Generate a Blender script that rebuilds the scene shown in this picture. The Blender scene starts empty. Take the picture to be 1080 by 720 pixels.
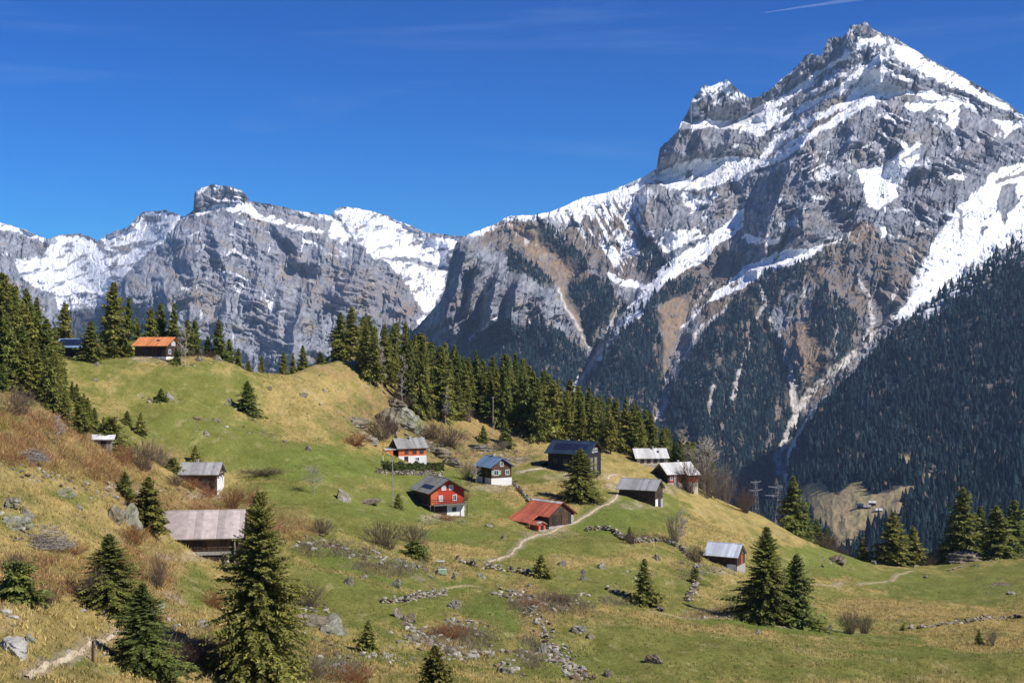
import bpy, bmesh, math, random
import numpy as np
from mathutils import Vector, Matrix

random.seed(7)
RNG = np.random.default_rng(11)
F = 1350.0                      # focal length for a 1080 px wide picture (45 mm on 36 mm)
scene = bpy.context.scene
COL = scene.collection
R = math.radians

# ------------------------------------------------------------------ noise
_perm = np.random.default_rng(3).permutation(512).astype(np.int64)
_ang = np.random.default_rng(4).random(512) * 2 * np.pi
_gx, _gy = np.cos(_ang), np.sin(_ang)

def perlin(x, y, seed=0):
    x = np.asarray(x, float); y = np.asarray(y, float)
    xi = np.floor(x).astype(np.int64); yi = np.floor(y).astype(np.int64)
    xf = x - xi; yf = y - yi
    u = xf * xf * xf * (xf * (xf * 6 - 15) + 10); v = yf * yf * yf * (yf * (yf * 6 - 15) + 10)
    def g(ix, iy, fx, fy):
        h = _perm[(_perm[(ix + seed * 57) & 511] + iy + seed * 131) & 511]
        return _gx[h] * fx + _gy[h] * fy
    a = g(xi, yi, xf, yf); b = g(xi + 1, yi, xf - 1, yf)
    c = g(xi, yi + 1, xf, yf - 1); d = g(xi + 1, yi + 1, xf - 1, yf - 1)
    return ((a + u * (b - a)) + v * ((c + u * (d - c)) - (a + u * (b - a)))) * 1.5

def fbm(x, y, octaves=4, seed=0, gain=0.5):
    r = 0; a = 1.0; t = 0
    for i in range(octaves):
        r = r + a * perlin(x, y, seed + i); t += a; a *= gain; x = np.asarray(x) * 2.03 + 7.1; y = np.asarray(y) * 2.03 + 3.7
    return r / t

def ridged(x, y, octaves=5, seed=0, gain=0.5):
    r = 0; a = 1.0; t = 0
    for i in range(octaves):
        r = r + a * (1 - np.abs(perlin(x, y, seed + i)) * 1.6); t += a; a *= gain; x = np.asarray(x) * 2.07 + 5.3; y = np.asarray(y) * 2.07 + 1.9
    return r / t

def sstep(a, b, x):
    t = np.clip((x - a) / (b - a), 0, 1)
    return t * t * (3 - 2 * t)

def tps_fit(P, z, reg=0.0):
    P = np.asarray(P, float); n = len(P)
    d2 = ((P[:, None] - P[None]) ** 2).sum(-1)
    K = np.where(d2 > 0, 0.5 * d2 * np.log(np.maximum(d2, 1e-12)), 0) + reg * np.eye(n)
    A = np.zeros((n + 3, n + 3)); A[:n, :n] = K; A[:n, n] = 1; A[:n, n + 1:] = P
    A[n:, :n] = A[:n, n:].T
    w = np.linalg.solve(A, np.concatenate([np.asarray(z, float), np.zeros(3)]))
    return P, w

def tps_eval(fit, x, y):
    P, w = fit; n = len(P)
    x = np.asarray(x, float); shape = x.shape; x = x.ravel(); y = np.asarray(y, float).ravel()
    out = np.empty(len(x))
    for s in range(0, len(x), 20000):
        xs, ys = x[s:s + 20000], y[s:s + 20000]
        d2 = (xs[:, None] - P[:, 0]) ** 2 + (ys[:, None] - P[:, 1]) ** 2
        out[s:s + 20000] = (0.5 * d2 * np.log(np.maximum(d2, 1e-12))) @ w[:n] + w[n] + w[n + 1] * xs + w[n + 2] * ys
    return out.reshape(shape)

# ------------------------------------------------------------------ mesh helpers
def mesh_np(name, verts, faces, mat=None, smooth=False):
    """verts (n,3), faces (m,3) or (m,4) arrays -> mesh datablock"""
    me = bpy.data.meshes.new(name)
    verts = np.ascontiguousarray(verts, np.float32); faces = np.ascontiguousarray(faces, np.int32)
    k = faces.shape[1]
    me.vertices.add(len(verts)); me.vertices.foreach_set("co", verts.ravel())
    me.loops.add(faces.size); me.loops.foreach_set("vertex_index", faces.ravel())
    me.polygons.add(len(faces)); me.polygons.foreach_set("loop_start", np.arange(0, faces.size, k, dtype=np.int32))
    me.polygons.foreach_set("use_smooth", np.full(len(faces), smooth, bool))
    me.update(calc_edges=True)
    if mat: me.materials.append(mat)
    return me

def set_color(me, name, rgba):
    a = me.attributes.new(name, 'FLOAT_COLOR', 'POINT')
    c = np.ones((len(rgba), 4), np.float32); c[:, :rgba.shape[1]] = rgba
    a.data.foreach_set("color", c.ravel())

def grid_faces(nr, nc):
    i = np.arange(nr - 1)[:, None] * nc + np.arange(nc - 1)[None]
    return np.stack([i, i + 1, i + nc + 1, i + nc], -1).reshape(-1, 4)

def link(name, data, parent=None, loc=None):
    o = bpy.data.objects.new(name, data); COL.objects.link(o)
    if parent is not None: o.parent = parent
    if loc is not None: o.location = loc
    return o

def tag(o, label=None, cat=None, group=None, kind=None):
    if label: o['label'] = label
    if cat: o['category'] = cat
    if group: o['group'] = group
    if kind: o['kind'] = kind
    return o

def thing(name, label, cat, loc, rz=0, group=None):
    o = link(name, None, None, loc); o.rotation_euler = (0, 0, rz); o.empty_display_size = 0.3
    return tag(o, label, cat, group)

class MB:
    """collects boxes, bars and plates into one mesh"""
    def __init__(s): s.v = []; s.f = []
    def quadbox(s, pts):            # 8 points: bottom loop then top loop
        b = len(s.v); s.v += [tuple(p) for p in pts]
        for q in ((3, 2, 1, 0), (4, 5, 6, 7), (0, 1, 5, 4), (1, 2, 6, 5), (2, 3, 7, 6), (3, 0, 4, 7)):
            s.f.append(tuple(b + i for i in q))
    def box(s, x0, x1, y0, y1, z0, z1):
        s.quadbox([(x0, y0, z0), (x1, y0, z0), (x1, y1, z0), (x0, y1, z0), (x0, y0, z1), (x1, y0, z1), (x1, y1, z1), (x0, y1, z1)])
    def bar(s, p, q, r, r2=None, n=4):
        p = Vector(p); q = Vector(q); d = (q - p).normalized()
        a = d.orthogonal().normalized(); c = d.cross(a); r2 = r if r2 is None else r2
        b = len(s.v)
        for k in range(n):
            t = 2 * math.pi * (k + .5) / n; w = a * math.cos(t) + c * math.sin(t)
            s.v.append(tuple(p + w * r)); s.v.append(tuple(q + w * r2))
        for k in range(n):
            j = (k + 1) % n
            s.f.append((b + 2 * k, b + 2 * j, b + 2 * j + 1, b + 2 * k + 1))
        s.f.append(tuple(b + 2 * k for k in reversed(range(n)))); s.f.append(tuple(b + 2 * k + 1 for k in range(n)))
    def prism(s, poly, a0, a1, axis='x'):   # poly in (other axis, z), extruded along axis
        b = len(s.v); n = len(poly)
        for a in (a0, a1):
            for (p, z) in poly: s.v.append((a, p, z) if axis == 'x' else (p, a, z))
        s.f.append(tuple(b + i for i in range(n))[::-1]); s.f.append(tuple(b + n + i for i in range(n)))
        for i in range(n):
            j = (i + 1) % n; s.f.append((b + i, b + j, b + n + j, b + n + i))
    def slab(s, a, b_, c, d, t):    # quad a,b,c,d thickened by t along its normal
        a, b_, c, d = map(Vector, (a, b_, c, d)); n = (b_ - a).cross(d - a).normalized() * t
        s.quadbox([a, b_, c, d, a + n, b_ + n, c + n, d + n])
    def mesh(s, name, mat, bevel=0):
        me = bpy.data.meshes.new(name); me.from_pydata(s.v, [], s.f)
        bm = bmesh.new(); bm.from_mesh(me); bmesh.ops.recalc_face_normals(bm, faces=bm.faces)
        if bevel: bmesh.ops.bevel(bm, geom=bm.edges[:], offset=bevel, segments=1, affect='EDGES', clamp_overlap=True)
        bm.to_mesh(me); bm.free(); me.materials.append(mat); return me
    def build(s, name, mat, parent=None, bevel=0):
        return link(name, s.mesh(name, mat, bevel), parent)

# ------------------------------------------------------------------ materials
def new_mat(name):
    m = bpy.data.materials.new(name); m.use_nodes = True
    nt = m.node_tree; b = nt.nodes['Principled BSDF']; b.inputs['Specular IOR Level'].default_value = 0.25
    return m, nt, b

def N(nt, t, **kw):
    n = nt.nodes.new(t)
    for k, v in kw.items():
        if k in n.inputs: n.inputs[k].default_value = v
        else: setattr(n, k, v)
    return n

def surf(name, c1, c2, scale=3.0, rough=0.8, stretch=(1, 1, 1), bump=0.15, bump_scale=None, lo=0.35, hi=0.65, planks=None, metal=0.0, dist=0.03, spec=0.25):
    """two-tone noise surface; planks=(axis, width, depth) adds board / seam lines"""
    m, nt, b = new_mat(name); L = nt.links
    b.inputs['Specular IOR Level'].default_value = spec
    tc = N(nt, 'ShaderNodeTexCoord'); mp = N(nt, 'ShaderNodeMapping'); mp.inputs['Scale'].default_value = stretch
    L.new(tc.outputs['Object'], mp.inputs['Vector'])
    no = N(nt, 'ShaderNodeTexNoise', Scale=scale, Detail=6.0, Roughness=0.65)
    L.new(mp.outputs[0], no.inputs['Vector'])
    cr = N(nt, 'ShaderNodeValToRGB'); cr.color_ramp.elements[0].position = lo; cr.color_ramp.elements[1].position = hi
    cr.color_ramp.elements[0].color = (*c1, 1); cr.color_ramp.elements[1].color = (*c2, 1)
    L.new(no.outputs['Fac'], cr.inputs['Fac'])
    out = cr.outputs['Color']; h = no.outputs['Fac']
    if planks:
        ax, wd, dep = planks
        sx = N(nt, 'ShaderNodeSeparateXYZ'); L.new(tc.outputs['Object'], sx.inputs[0])
        dv = N(nt, 'ShaderNodeMath', operation='DIVIDE'); dv.inputs[1].default_value = wd
        L.new(sx.outputs[ax], dv.inputs[0])
        fr = N(nt, 'ShaderNodeMath', operation='FRACT'); L.new(dv.outputs[0], fr.inputs[0])
        fl = N(nt, 'ShaderNodeMath', operation='FLOOR'); L.new(dv.outputs[0], fl.inputs[0])
        wn = N(nt, 'ShaderNodeTexWhiteNoise', noise_dimensions='1D'); L.new(fl.outputs[0], wn.inputs['W'])
        pg = N(nt, 'ShaderNodeMath', operation='PINGPONG'); pg.inputs[1].default_value = 0.5; L.new(fr.outputs[0], pg.inputs[0])
        gp = N(nt, 'ShaderNodeMapRange'); gp.inputs['From Max'].default_value = 0.10; L.new(pg.outputs[0], gp.inputs['Value'])
        mx = N(nt, 'ShaderNodeHueSaturation'); L.new(out, mx.inputs['Color'])
        mr = N(nt, 'ShaderNodeMapRange'); mr.inputs['To Min'].default_value = 0.78; mr.inputs['To Max'].default_value = 1.2
        L.new(wn.outputs['Value'], mr.inputs['Value']); L.new(mr.outputs[0], mx.inputs['Value'])
        out = mx.outputs['Color']
        ad = N(nt, 'ShaderNodeMath', operation='MULTIPLY_ADD'); ad.inputs[1].default_value = dep
        L.new(gp.outputs[0], ad.inputs[0]); L.new(no.outputs['Fac'], ad.inputs[2]); h = ad.outputs[0]
    L.new(out, b.inputs['Base Color'])
    b.inputs['Roughness'].default_value = rough; b.inputs['Metallic'].default_value = metal
    if bump:
        bp = N(nt, 'ShaderNodeBump', Strength=bump, Distance=dist); L.new(h, bp.inputs['Height']); L.new(bp.outputs[0], b.inputs['Normal'])
    return m

def px2w(u, v, d):
    return ((u - 540.0) / F * d, d, (360.0 - v) / F * d)
# ================================================================== camera, sky, sun, air
cam = bpy.data.cameras.new('camera'); cam.lens = 45; cam.sensor_width = 36; cam.clip_start = 0.5; cam.clip_end = 200000
cam_o = link('camera', cam); cam_o.location = (0, 0, 0); cam_o.rotation_euler = (R(90), 0, 0); scene.camera = cam_o

SUN = Vector((0.80, -0.38, 0.0)).normalized() * math.cos(R(44)) + Vector((0, 0, math.sin(R(44))))
sun = bpy.data.lights.new('sun', 'SUN'); sun.energy = 5.0; sun.angle = R(0.5); sun.color = (1.0, 0.95, 0.87)
sun_o = link('sun', sun); sun_o.rotation_euler = (-SUN).to_track_quat('-Z', 'Y').to_euler()

world = bpy.data.worlds.new('World'); scene.world = world; world.use_nodes = True
nt = world.node_tree; L = nt.links; bg = nt.nodes['Background']
sky = N(nt, 'ShaderNodeTexSky'); sky.sky_type = 'NISHITA'; sky.sun_disc = False
sky.sun_elevation = R(44); sky.sun_rotation = math.atan2(SUN.x, SUN.y); sky.altitude = 1800; sky.air_density = 1.0; sky.dust_density = 0.1; sky.ozone_density = 4.0
hs = N(nt, 'ShaderNodeHueSaturation', Saturation=1.76, Value=0.50, Hue=0.516)
gm = N(nt, 'ShaderNodeGamma', Gamma=1.30); L.new(sky.outputs[0], gm.inputs['Color']); L.new(gm.outputs[0], hs.inputs['Color'])
# thin cirrus streaks, high in the sky
tc = N(nt, 'ShaderNodeTexCoord'); mp = N(nt, 'ShaderNodeMapping'); mp.inputs['Scale'].default_value = (1.2, 1.2, 13); mp.inputs['Rotation'].default_value = (0, R(7), 0)
L.new(tc.outputs['Generated'], mp.inputs[0])
n1 = N(nt, 'ShaderNodeTexNoise', Scale=2.3, Detail=7.0, Roughness=0.6, Distortion=0.6); L.new(mp.outputs[0], n1.inputs['Vector'])
mr = N(nt, 'ShaderNodeMapRange'); mr.inputs['From Min'].default_value = 0.52; mr.inputs['From Max'].default_value = 0.8; mr.inputs['To Max'].default_value = 0.09
L.new(n1.outputs['Fac'], mr.inputs['Value'])
mx = N(nt, 'ShaderNodeMix', data_type='RGBA'); L.new(mr.outputs[0], mx.inputs['Factor']); L.new(hs.outputs[0], mx.inputs['A']); mx.inputs['B'].default_value = (5.0, 6.0, 7.5, 1)
L.new(mx.outputs['Result'], bg.inputs['Color']); bg.inputs['Strength'].default_value = 0.115

vs = scene.view_settings; vs.view_transform = 'Standard'; vs.look = 'None'; vs.gamma = 1.0; vs.exposure = 0.30; vs.use_curve_mapping = False
scene.render.engine = 'CYCLES'
scene.cycles.max_bounces = 5; scene.cycles.diffuse_bounces = 3; scene.cycles.glossy_bounces = 2; scene.cycles.transparent_max_bounces = 6
scene.cycles.use_denoising = True

HAZE = 2.9e-5
hz = MB(); hz.box(-9000, 9000, -600, 16000, -760, 1500)
m = bpy.data.materials.new('valley air'); m.use_nodes = True; nt = m.node_tree; nt.nodes.clear()
mo = N(nt, 'ShaderNodeOutputMaterial'); pv = N(nt, 'ShaderNodeVolumePrincipled'); pv.inputs['Color'].default_value = (0.46, 0.68, 1.0, 1)
pv.inputs['Density'].default_value = HAZE; pv.inputs['Anisotropy'].default_value = 0.0
nt.links.new(pv.outputs[0], mo.inputs['Volume'])
hz_o = hz.build('haze', m); tag(hz_o, 'thin blue valley haze between the meadow and mountains', 'haze', kind='stuff')
# ================================================================== mountains
def poly_sd(u, v, poly):
    """signed distance to a polygon (positive inside) for flat arrays"""
    P = np.asarray(poly, float); Q = np.roll(P, -1, 0)
    best = np.full(u.shape, 1e9); ins = np.zeros(u.shape, bool)
    for (x0, y0), (x1, y1) in zip(P, Q):
        dx, dy = x1 - x0, y1 - y0; l2 = dx * dx + dy * dy + 1e-9
        t = np.clip(((u - x0) * dx + (v - y0) * dy) / l2, 0, 1)
        best = np.minimum(best, (u - x0 - t * dx) ** 2 + (v - y0 - t * dy) ** 2)
        c = ((y0 > v) != (y1 > v)) & (u < dx * (v - y0) / (dy if abs(dy) > 1e-9 else 1e-9) + x0)
        ins ^= c
    s = np.sqrt(best)
    return np.where(ins, s, -s)

def mask_polys(u, v, polys, soft=1.5, pad=25):
    out = np.zeros(u.shape)
    for p in polys:
        w = 1.0
        if isinstance(p, tuple) and isinstance(p[0], float): w, p = p
        P = np.asarray(p); b = (u > P[:, 0].min() - pad) & (u < P[:, 0].max() + pad) & (v > P[:, 1].min() - pad) & (v < P[:, 1].max() + pad)
        if not b.any(): continue
        sd = poly_sd(u[b], v[b], p)
        out[b] = np.maximum(out[b], w * sstep(-soft, soft, sd))
    return out

def line_mask(u, v, pts, w0, w1=None, soft=1.0):
    """painted ribbon of half-width w0..w1 along a polyline"""
    w1 = w0 if w1 is None else w1; out = np.zeros(u.shape); n = len(pts) - 1
    for i in range(n):
        (x0, y0), (x1, y1) = pts[i], pts[i + 1]; dx, dy = x1 - x0, y1 - y0
        b = (u > min(x0, x1) - 20) & (u < max(x0, x1) + 20) & (v > min(y0, y1) - 20) & (v < max(y0, y1) + 20)
        if not b.any(): continue
        t = np.clip(((u[b] - x0) * dx + (v[b] - y0) * dy) / (dx * dx + dy * dy), 0, 1)
        dd = np.hypot(u[b] - x0 - t * dx, v[b] - y0 - t * dy); w = w0 + (w1 - w0) * (i + t) / n
        out[b] = np.maximum(out[b], sstep(soft, -soft, dd - w))
    return out

def relief_ridge(u, v, pts, amp, wl, wr, p=1.3):
    """buttress edge running down the face: steep on one flank, easy on the other"""
    pts = sorted(pts, key=lambda q: q[1]); vv = [q[1] for q in pts]
    ur = np.interp(v, vv, [q[0] for q in pts]); s = u - ur
    L_ = vv[-1] - vv[0]; end = sstep(vv[0] - .15 * L_, vv[0] + .2 * L_, v) * sstep(vv[-1] + .15 * L_, vv[-1] - .25 * L_, v)
    pr = np.where(s < 0, np.clip(1 + s / wl, 0, 1), np.clip(1 - s / wr, 0, 1)) ** p
    return amp * pr * end

def relief_ledge(u, v, pts, amp, soft, reach):
    """ground above the line stands back by amp, fading out over reach pixels upwards"""
    pts = sorted(pts); uu = [q[0] for q in pts]
    vr = np.interp(u, uu, [q[1] for q in pts]); s = vr - v
    L_ = uu[-1] - uu[0]; end = sstep(uu[0] - .1 * L_, uu[0] + .1 * L_, u) * sstep(uu[-1] + .1 * L_, uu[-1] - .1 * L_, u)
    return amp * sstep(-soft, soft, s) * sstep(reach, reach * .3, s) * end

class Massif: pass

def massif(name, u0, u1, vb, sky_pts, base_pts, step, jag, detail, ridges=(), gullies=(), ledges=(), seed=0, calm=None):
    nu = int((u1 - u0) / step) + 1; us = np.linspace(u0, u1, nu)
    su = [p[0] for p in sky_pts]; sv = [p[1] for p in sky_pts]
    top = np.interp(us, su, sv)
    jn = fbm(us / 11.0, us * 0 + .5, 4, seed + 40) * 0.7 + fbm(us / 3.0, us * 0 + 3.5, 3, seed + 41) * 0.45
    top = top + jn * np.interp(us, [j[0] for j in jag], [j[1] for j in jag])
    nr = int((vb - top.min()) / step) + 1
    t = np.linspace(0, 1, nr)[:, None]
    kw = int(30 / step); soft = np.convolve(np.pad(top, kw, mode='edge'), np.ones(2 * kw + 1) / (2 * kw + 1), 'valid')
    V = vb + (soft[None] - vb) * t + (top - soft)[None] * t ** 5; U = np.broadcast_to(us[None], V.shape).copy()
    fit = tps_fit([(p[0], p[1]) for p in base_pts], [p[2] for p in base_pts], reg=50.0)
    # base depth on a coarse lattice, then bilinear
    cu = np.linspace(u0, u1, 90); cv = np.linspace(V.min() - 1, vb + 1, 80)
    G = tps_eval(fit, *np.meshgrid(cu, cv))
    fi = (V - cv[0]) / (cv[1] - cv[0]); fj = (U - cu[0]) / (cu[1] - cu[0])
    i0 = np.clip(fi.astype(int), 0, 78); j0 = np.clip(fj.astype(int), 0, 88); a = fi - i0; b = fj - j0
    D = G[i0, j0] * (1 - a) * (1 - b) + G[i0 + 1, j0] * a * (1 - b) + G[i0, j0 + 1] * (1 - a) * b + G[i0 + 1, j0 + 1] * a * b
    wu = U + 5 * fbm(U / 25, V / 25, 3, seed + 1) + 1.5 * fbm(U / 7, V / 7, 2, seed + 9); wv = V + 4 * fbm(U / 22, V / 22, 3, seed + 5)
    for r in ridges: D = D - relief_ridge(wu, wv, *r)
    for r in gullies: D = D + relief_ridge(wu, wv, *r)
    for r in ledges: D = D + relief_ledge(wu, wv, *r)
    k = np.ones_like(D) if calm is None else calm(wu, wv)
    D = D - detail(wu, wv, k)
    M = Massif(); M.U, M.V, M.D, M.wu, M.wv, M.nr, M.nu, M.k = U, V, D, wu, wv, nr, nu, k
    X, Y, Z = px2w(U, V, D); M.P = np.stack([X, Y, Z], -1)
    gu = np.gradient(M.P, axis=1); gv = np.gradient(M.P, axis=0)
    n = np.cross(gu, gv); n /= np.linalg.norm(n, axis=-1, keepdims=True) + 1e-9
    M.N = np.where(n[..., 1:2] > 0, -n, n); M.name = name; M.top = top
    return M

def rock_mat(name, scale):
    m, nt, b = new_mat(name); L = nt.links; b.inputs['Roughness'].default_value = 0.9; b.inputs['Specular IOR Level'].default_value = 0.1
    at = N(nt, 'ShaderNodeAttribute', attribute_name='tone')
    tc = N(nt, 'ShaderNodeTexCoord')
    no = N(nt, 'ShaderNodeTexNoise', Scale=scale, Detail=8.0, Roughness=0.7); L.new(tc.outputs['Object'], no.inputs['Vector'])
    mr = N(nt, 'ShaderNodeMapRange'); mr.inputs['From Min'].default_value = .3; mr.inputs['From Max'].default_value = .7; mr.inputs['To Min'].default_value = 0.82; mr.inputs['To Max'].default_value = 1.14
    L.new(no.outputs['Fac'], mr.inputs['Value'])
    hs = N(nt, 'ShaderNodeHueSaturation'); L.new(at.outputs['Color'], hs.inputs['Color']); L.new(mr.outputs[0], hs.inputs['Value'])
    L.new(hs.outputs[0], b.inputs['Base Color'])
    bp = N(nt, 'ShaderNodeBump', Strength=0.75, Distance=12.0); L.new(no.outputs['Fac'], bp.inputs['Height']); L.new(bp.outputs[0], b.inputs['Normal'])
    return m

def finish(M, colors, label, mat):
    nr, nu = M.nr, M.nu; P = M.P
    # far side of the crest, so that the massif is a solid thing
    back = []; last = P[-1]
    for kx, kz in ((30, 12), (140, 110), (500, 420), (1300, 1000)):
        q = last.copy(); q[:, 1] += kx; q[:, 0] *= 1 + kx / last[:, 1]; q[:, 2] = np.maximum(q[:, 2] - kz, -700); back.append(q)
    V = np.concatenate([P.reshape(-1, 3)] + back); nrt = nr + len(back)
    C = np.concatenate([colors.reshape(-1, 3)] + [colors.reshape(nr, nu, 3)[-1]] * len(back))
    me = mesh_np(M.name, V, grid_faces(nrt, nu), mat, smooth=False); set_color(me, 'tone', np.clip(C, 0, .92))
    o = link(M.name, me); tag(o, label, 'mountain', kind='structure'); return o

def mixc(a, b, t): return a + (np.asarray(b) - a) * t[..., None]

ROCK_D, ROCK_L = np.array([.075, .080, .098]), np.array([.345, .352, .385])
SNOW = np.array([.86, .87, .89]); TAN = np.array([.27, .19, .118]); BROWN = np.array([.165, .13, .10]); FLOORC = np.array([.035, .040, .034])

# ------------------------------------------------------------------ the great peak
skyB = [(430, 352), (440, 345), (448, 336), (455, 328), (464, 318), (469, 306), (473, 286), (477, 268), (480, 258), (487, 250), (500, 245), (512, 240), (525, 234), (535, 228), (560, 227), (580, 224), (600, 215), (615, 208), (640, 203), (660, 195), (680, 186),
        (692, 178), (694, 166), (696, 156), (705, 148), (715, 138), (719, 128), (726, 115), (735, 98), (740, 91), (750, 92), (758, 88), (766, 83), (775, 90), (784, 99), (790, 105), (798, 103), (805, 97), (815, 92),
        (825, 83), (835, 76), (843, 68), (850, 57), (858, 58), (866, 58), (872, 46), (880, 40), (890, 38), (897, 30), (901, 26), (908, 26), (914, 25), (921, 32), (935, 38), (945, 41), (955, 47), (980, 62), (1010, 78),
        (1040, 95), (1062, 108), (1080, 122), (1120, 145), (1200, 190), (1300, 230)]
baseB = [(480, 262, 4750), (440, 350, 4650), (500, 340, 4450), (530, 240, 4950), (560, 300, 4600), (600, 225, 5150), (640, 210, 5300), (560, 400, 4050), (610, 395, 4150), (600, 340, 4450), (650, 330, 4500), (690, 195, 5350), (700, 260, 4900),
         (740, 110, 5500), (765, 85, 5550), (730, 165, 5420), (790, 105, 5600), (800, 160, 5350), (840, 120, 5500), (870, 60, 5650), (910, 28, 5700), (935, 50, 5600), (1000, 80, 5750), (1080, 125, 5900), (830, 230, 4950), (900, 180, 5100), (960, 130, 5300),
         (1000, 180, 5150), (950, 230, 4850), (1060, 200, 5250), (1020, 270, 4900), (960, 310, 4600), (900, 270, 4650), (840, 290, 4550), (760, 290, 4700), (700, 340, 4350), (880, 350, 4250), (930, 360, 4350), (800, 360, 4150), (740, 380, 4000),
         (850, 420, 3900), (790, 440, 3700), (720, 450, 3600), (640, 440, 3650), (540, 470, 3650), (820, 500, 3500), (700, 540, 3250), (560, 560, 3200), (440, 450, 4000), (440, 600, 3100), (700, 640, 2900), (1000, 450, 3700), (1000, 640, 2900), (1200, 230, 5900), (1200, 420, 4100), (1300, 640, 2900), (1300, 260, 5900)]
ridB = [([(872, 112), (838, 165), (822, 205), (806, 255), (800, 285)], 300, 30, 130), ([(908, 30), (896, 60), (880, 100)], 120, 26, 40), ([(720, 128), (712, 150), (704, 172)], 140, 26, 50),
        ([(684, 198), (682, 222), (686, 250)], 200, 12, 60), ([(742, 122), (738, 150), (736, 168)], 90, 9, 20), ([(772, 132), (768, 160)], 70, 8, 14),
        ([(497, 248), (492, 275), (480, 310), (466, 345)], 330, 22, 30), ([(527, 280), (519, 318), (514, 350)], 280, 17, 26), ([(548, 290), (542, 325), (538, 352)], 250, 14, 40), ([(508, 268), (500, 305), (490, 340)], 170, 10, 18), ([(470, 330), (480, 360)], 120, 12, 20),
        ([(572, 300), (576, 340), (586, 380)], 120, 26, 40), ([(655, 300), (632, 340), (622, 372)], 130, 26, 34), ([(700, 300), (664, 350), (640, 392)], 150, 40, 40), ([(793, 312), (764, 362), (742, 440), (735, 500)], 180, 52, 60),
        ([(874, 298), (872, 345), (870, 392)], 170, 34, 40), ([(838, 300), (842, 360), (852, 405)], 80, 26, 28), ([(933, 48), (928, 72), (925, 96)], 140, 18, 60), ([(1012, 106), (1020, 140), (1016, 172)], 110, 22, 40), ([(962, 100), (952, 150), (950, 190)], 110, 40, 60),
        ([(905, 120), (890, 170), (885, 225)], 90, 24, 50), ([(862, 150), (850, 200), (846, 262)], 100, 18, 40), ([(1046, 128), (1050, 165)], 80, 15, 25), ([(925, 225), (918, 262), (905, 300)], 90, 26, 50)]
gulB = [([(944, 318), (925, 345), (898, 372), (868, 402), (846, 430), (832, 455), (826, 505)], 130, 26, 26, 1.6), ([(700, 262), (662, 318), (632, 362), (612, 392), (604, 425)], 150, 24, 24, 1.6), ([(728, 318), (712, 370), (702, 405), (697, 450)], 90, 20, 20, 1.6),
        ([(800, 330), (818, 372), (826, 420)], 60, 12, 14, 1.6), ([(600, 300), (616, 345), (628, 378)], 60, 14, 16, 1.6), ([(938, 160), (926, 200), (918, 222)], 60, 14, 14, 1.5)]
ledB = [([(690, 196), (740, 195), (800, 170), (850, 136), (930, 96)], 80, 3, 34), ([(745, 142), (800, 122), (850, 100), (905, 72), (932, 58)], 80, 2.5, 26), ([(925, 108), (965, 112), (1010, 122), (1045, 140), (1085, 150)], 130, 2.5, 34), ([(720, 134), (765, 136), (800, 132)], 110, 2.5, 25),
        ([(680, 238), (735, 225), (785, 205)], 80, 2, 30), ([(715, 305), (790, 284), (860, 268), (895, 245)], 80, 2.5, 34), ([(940, 205), (990, 205), (1045, 185), (1090, 172)], 60, 2, 30), ([(487, 262), (530, 248), (570, 268), (610, 300)], 50, 3, 22)]
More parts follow.
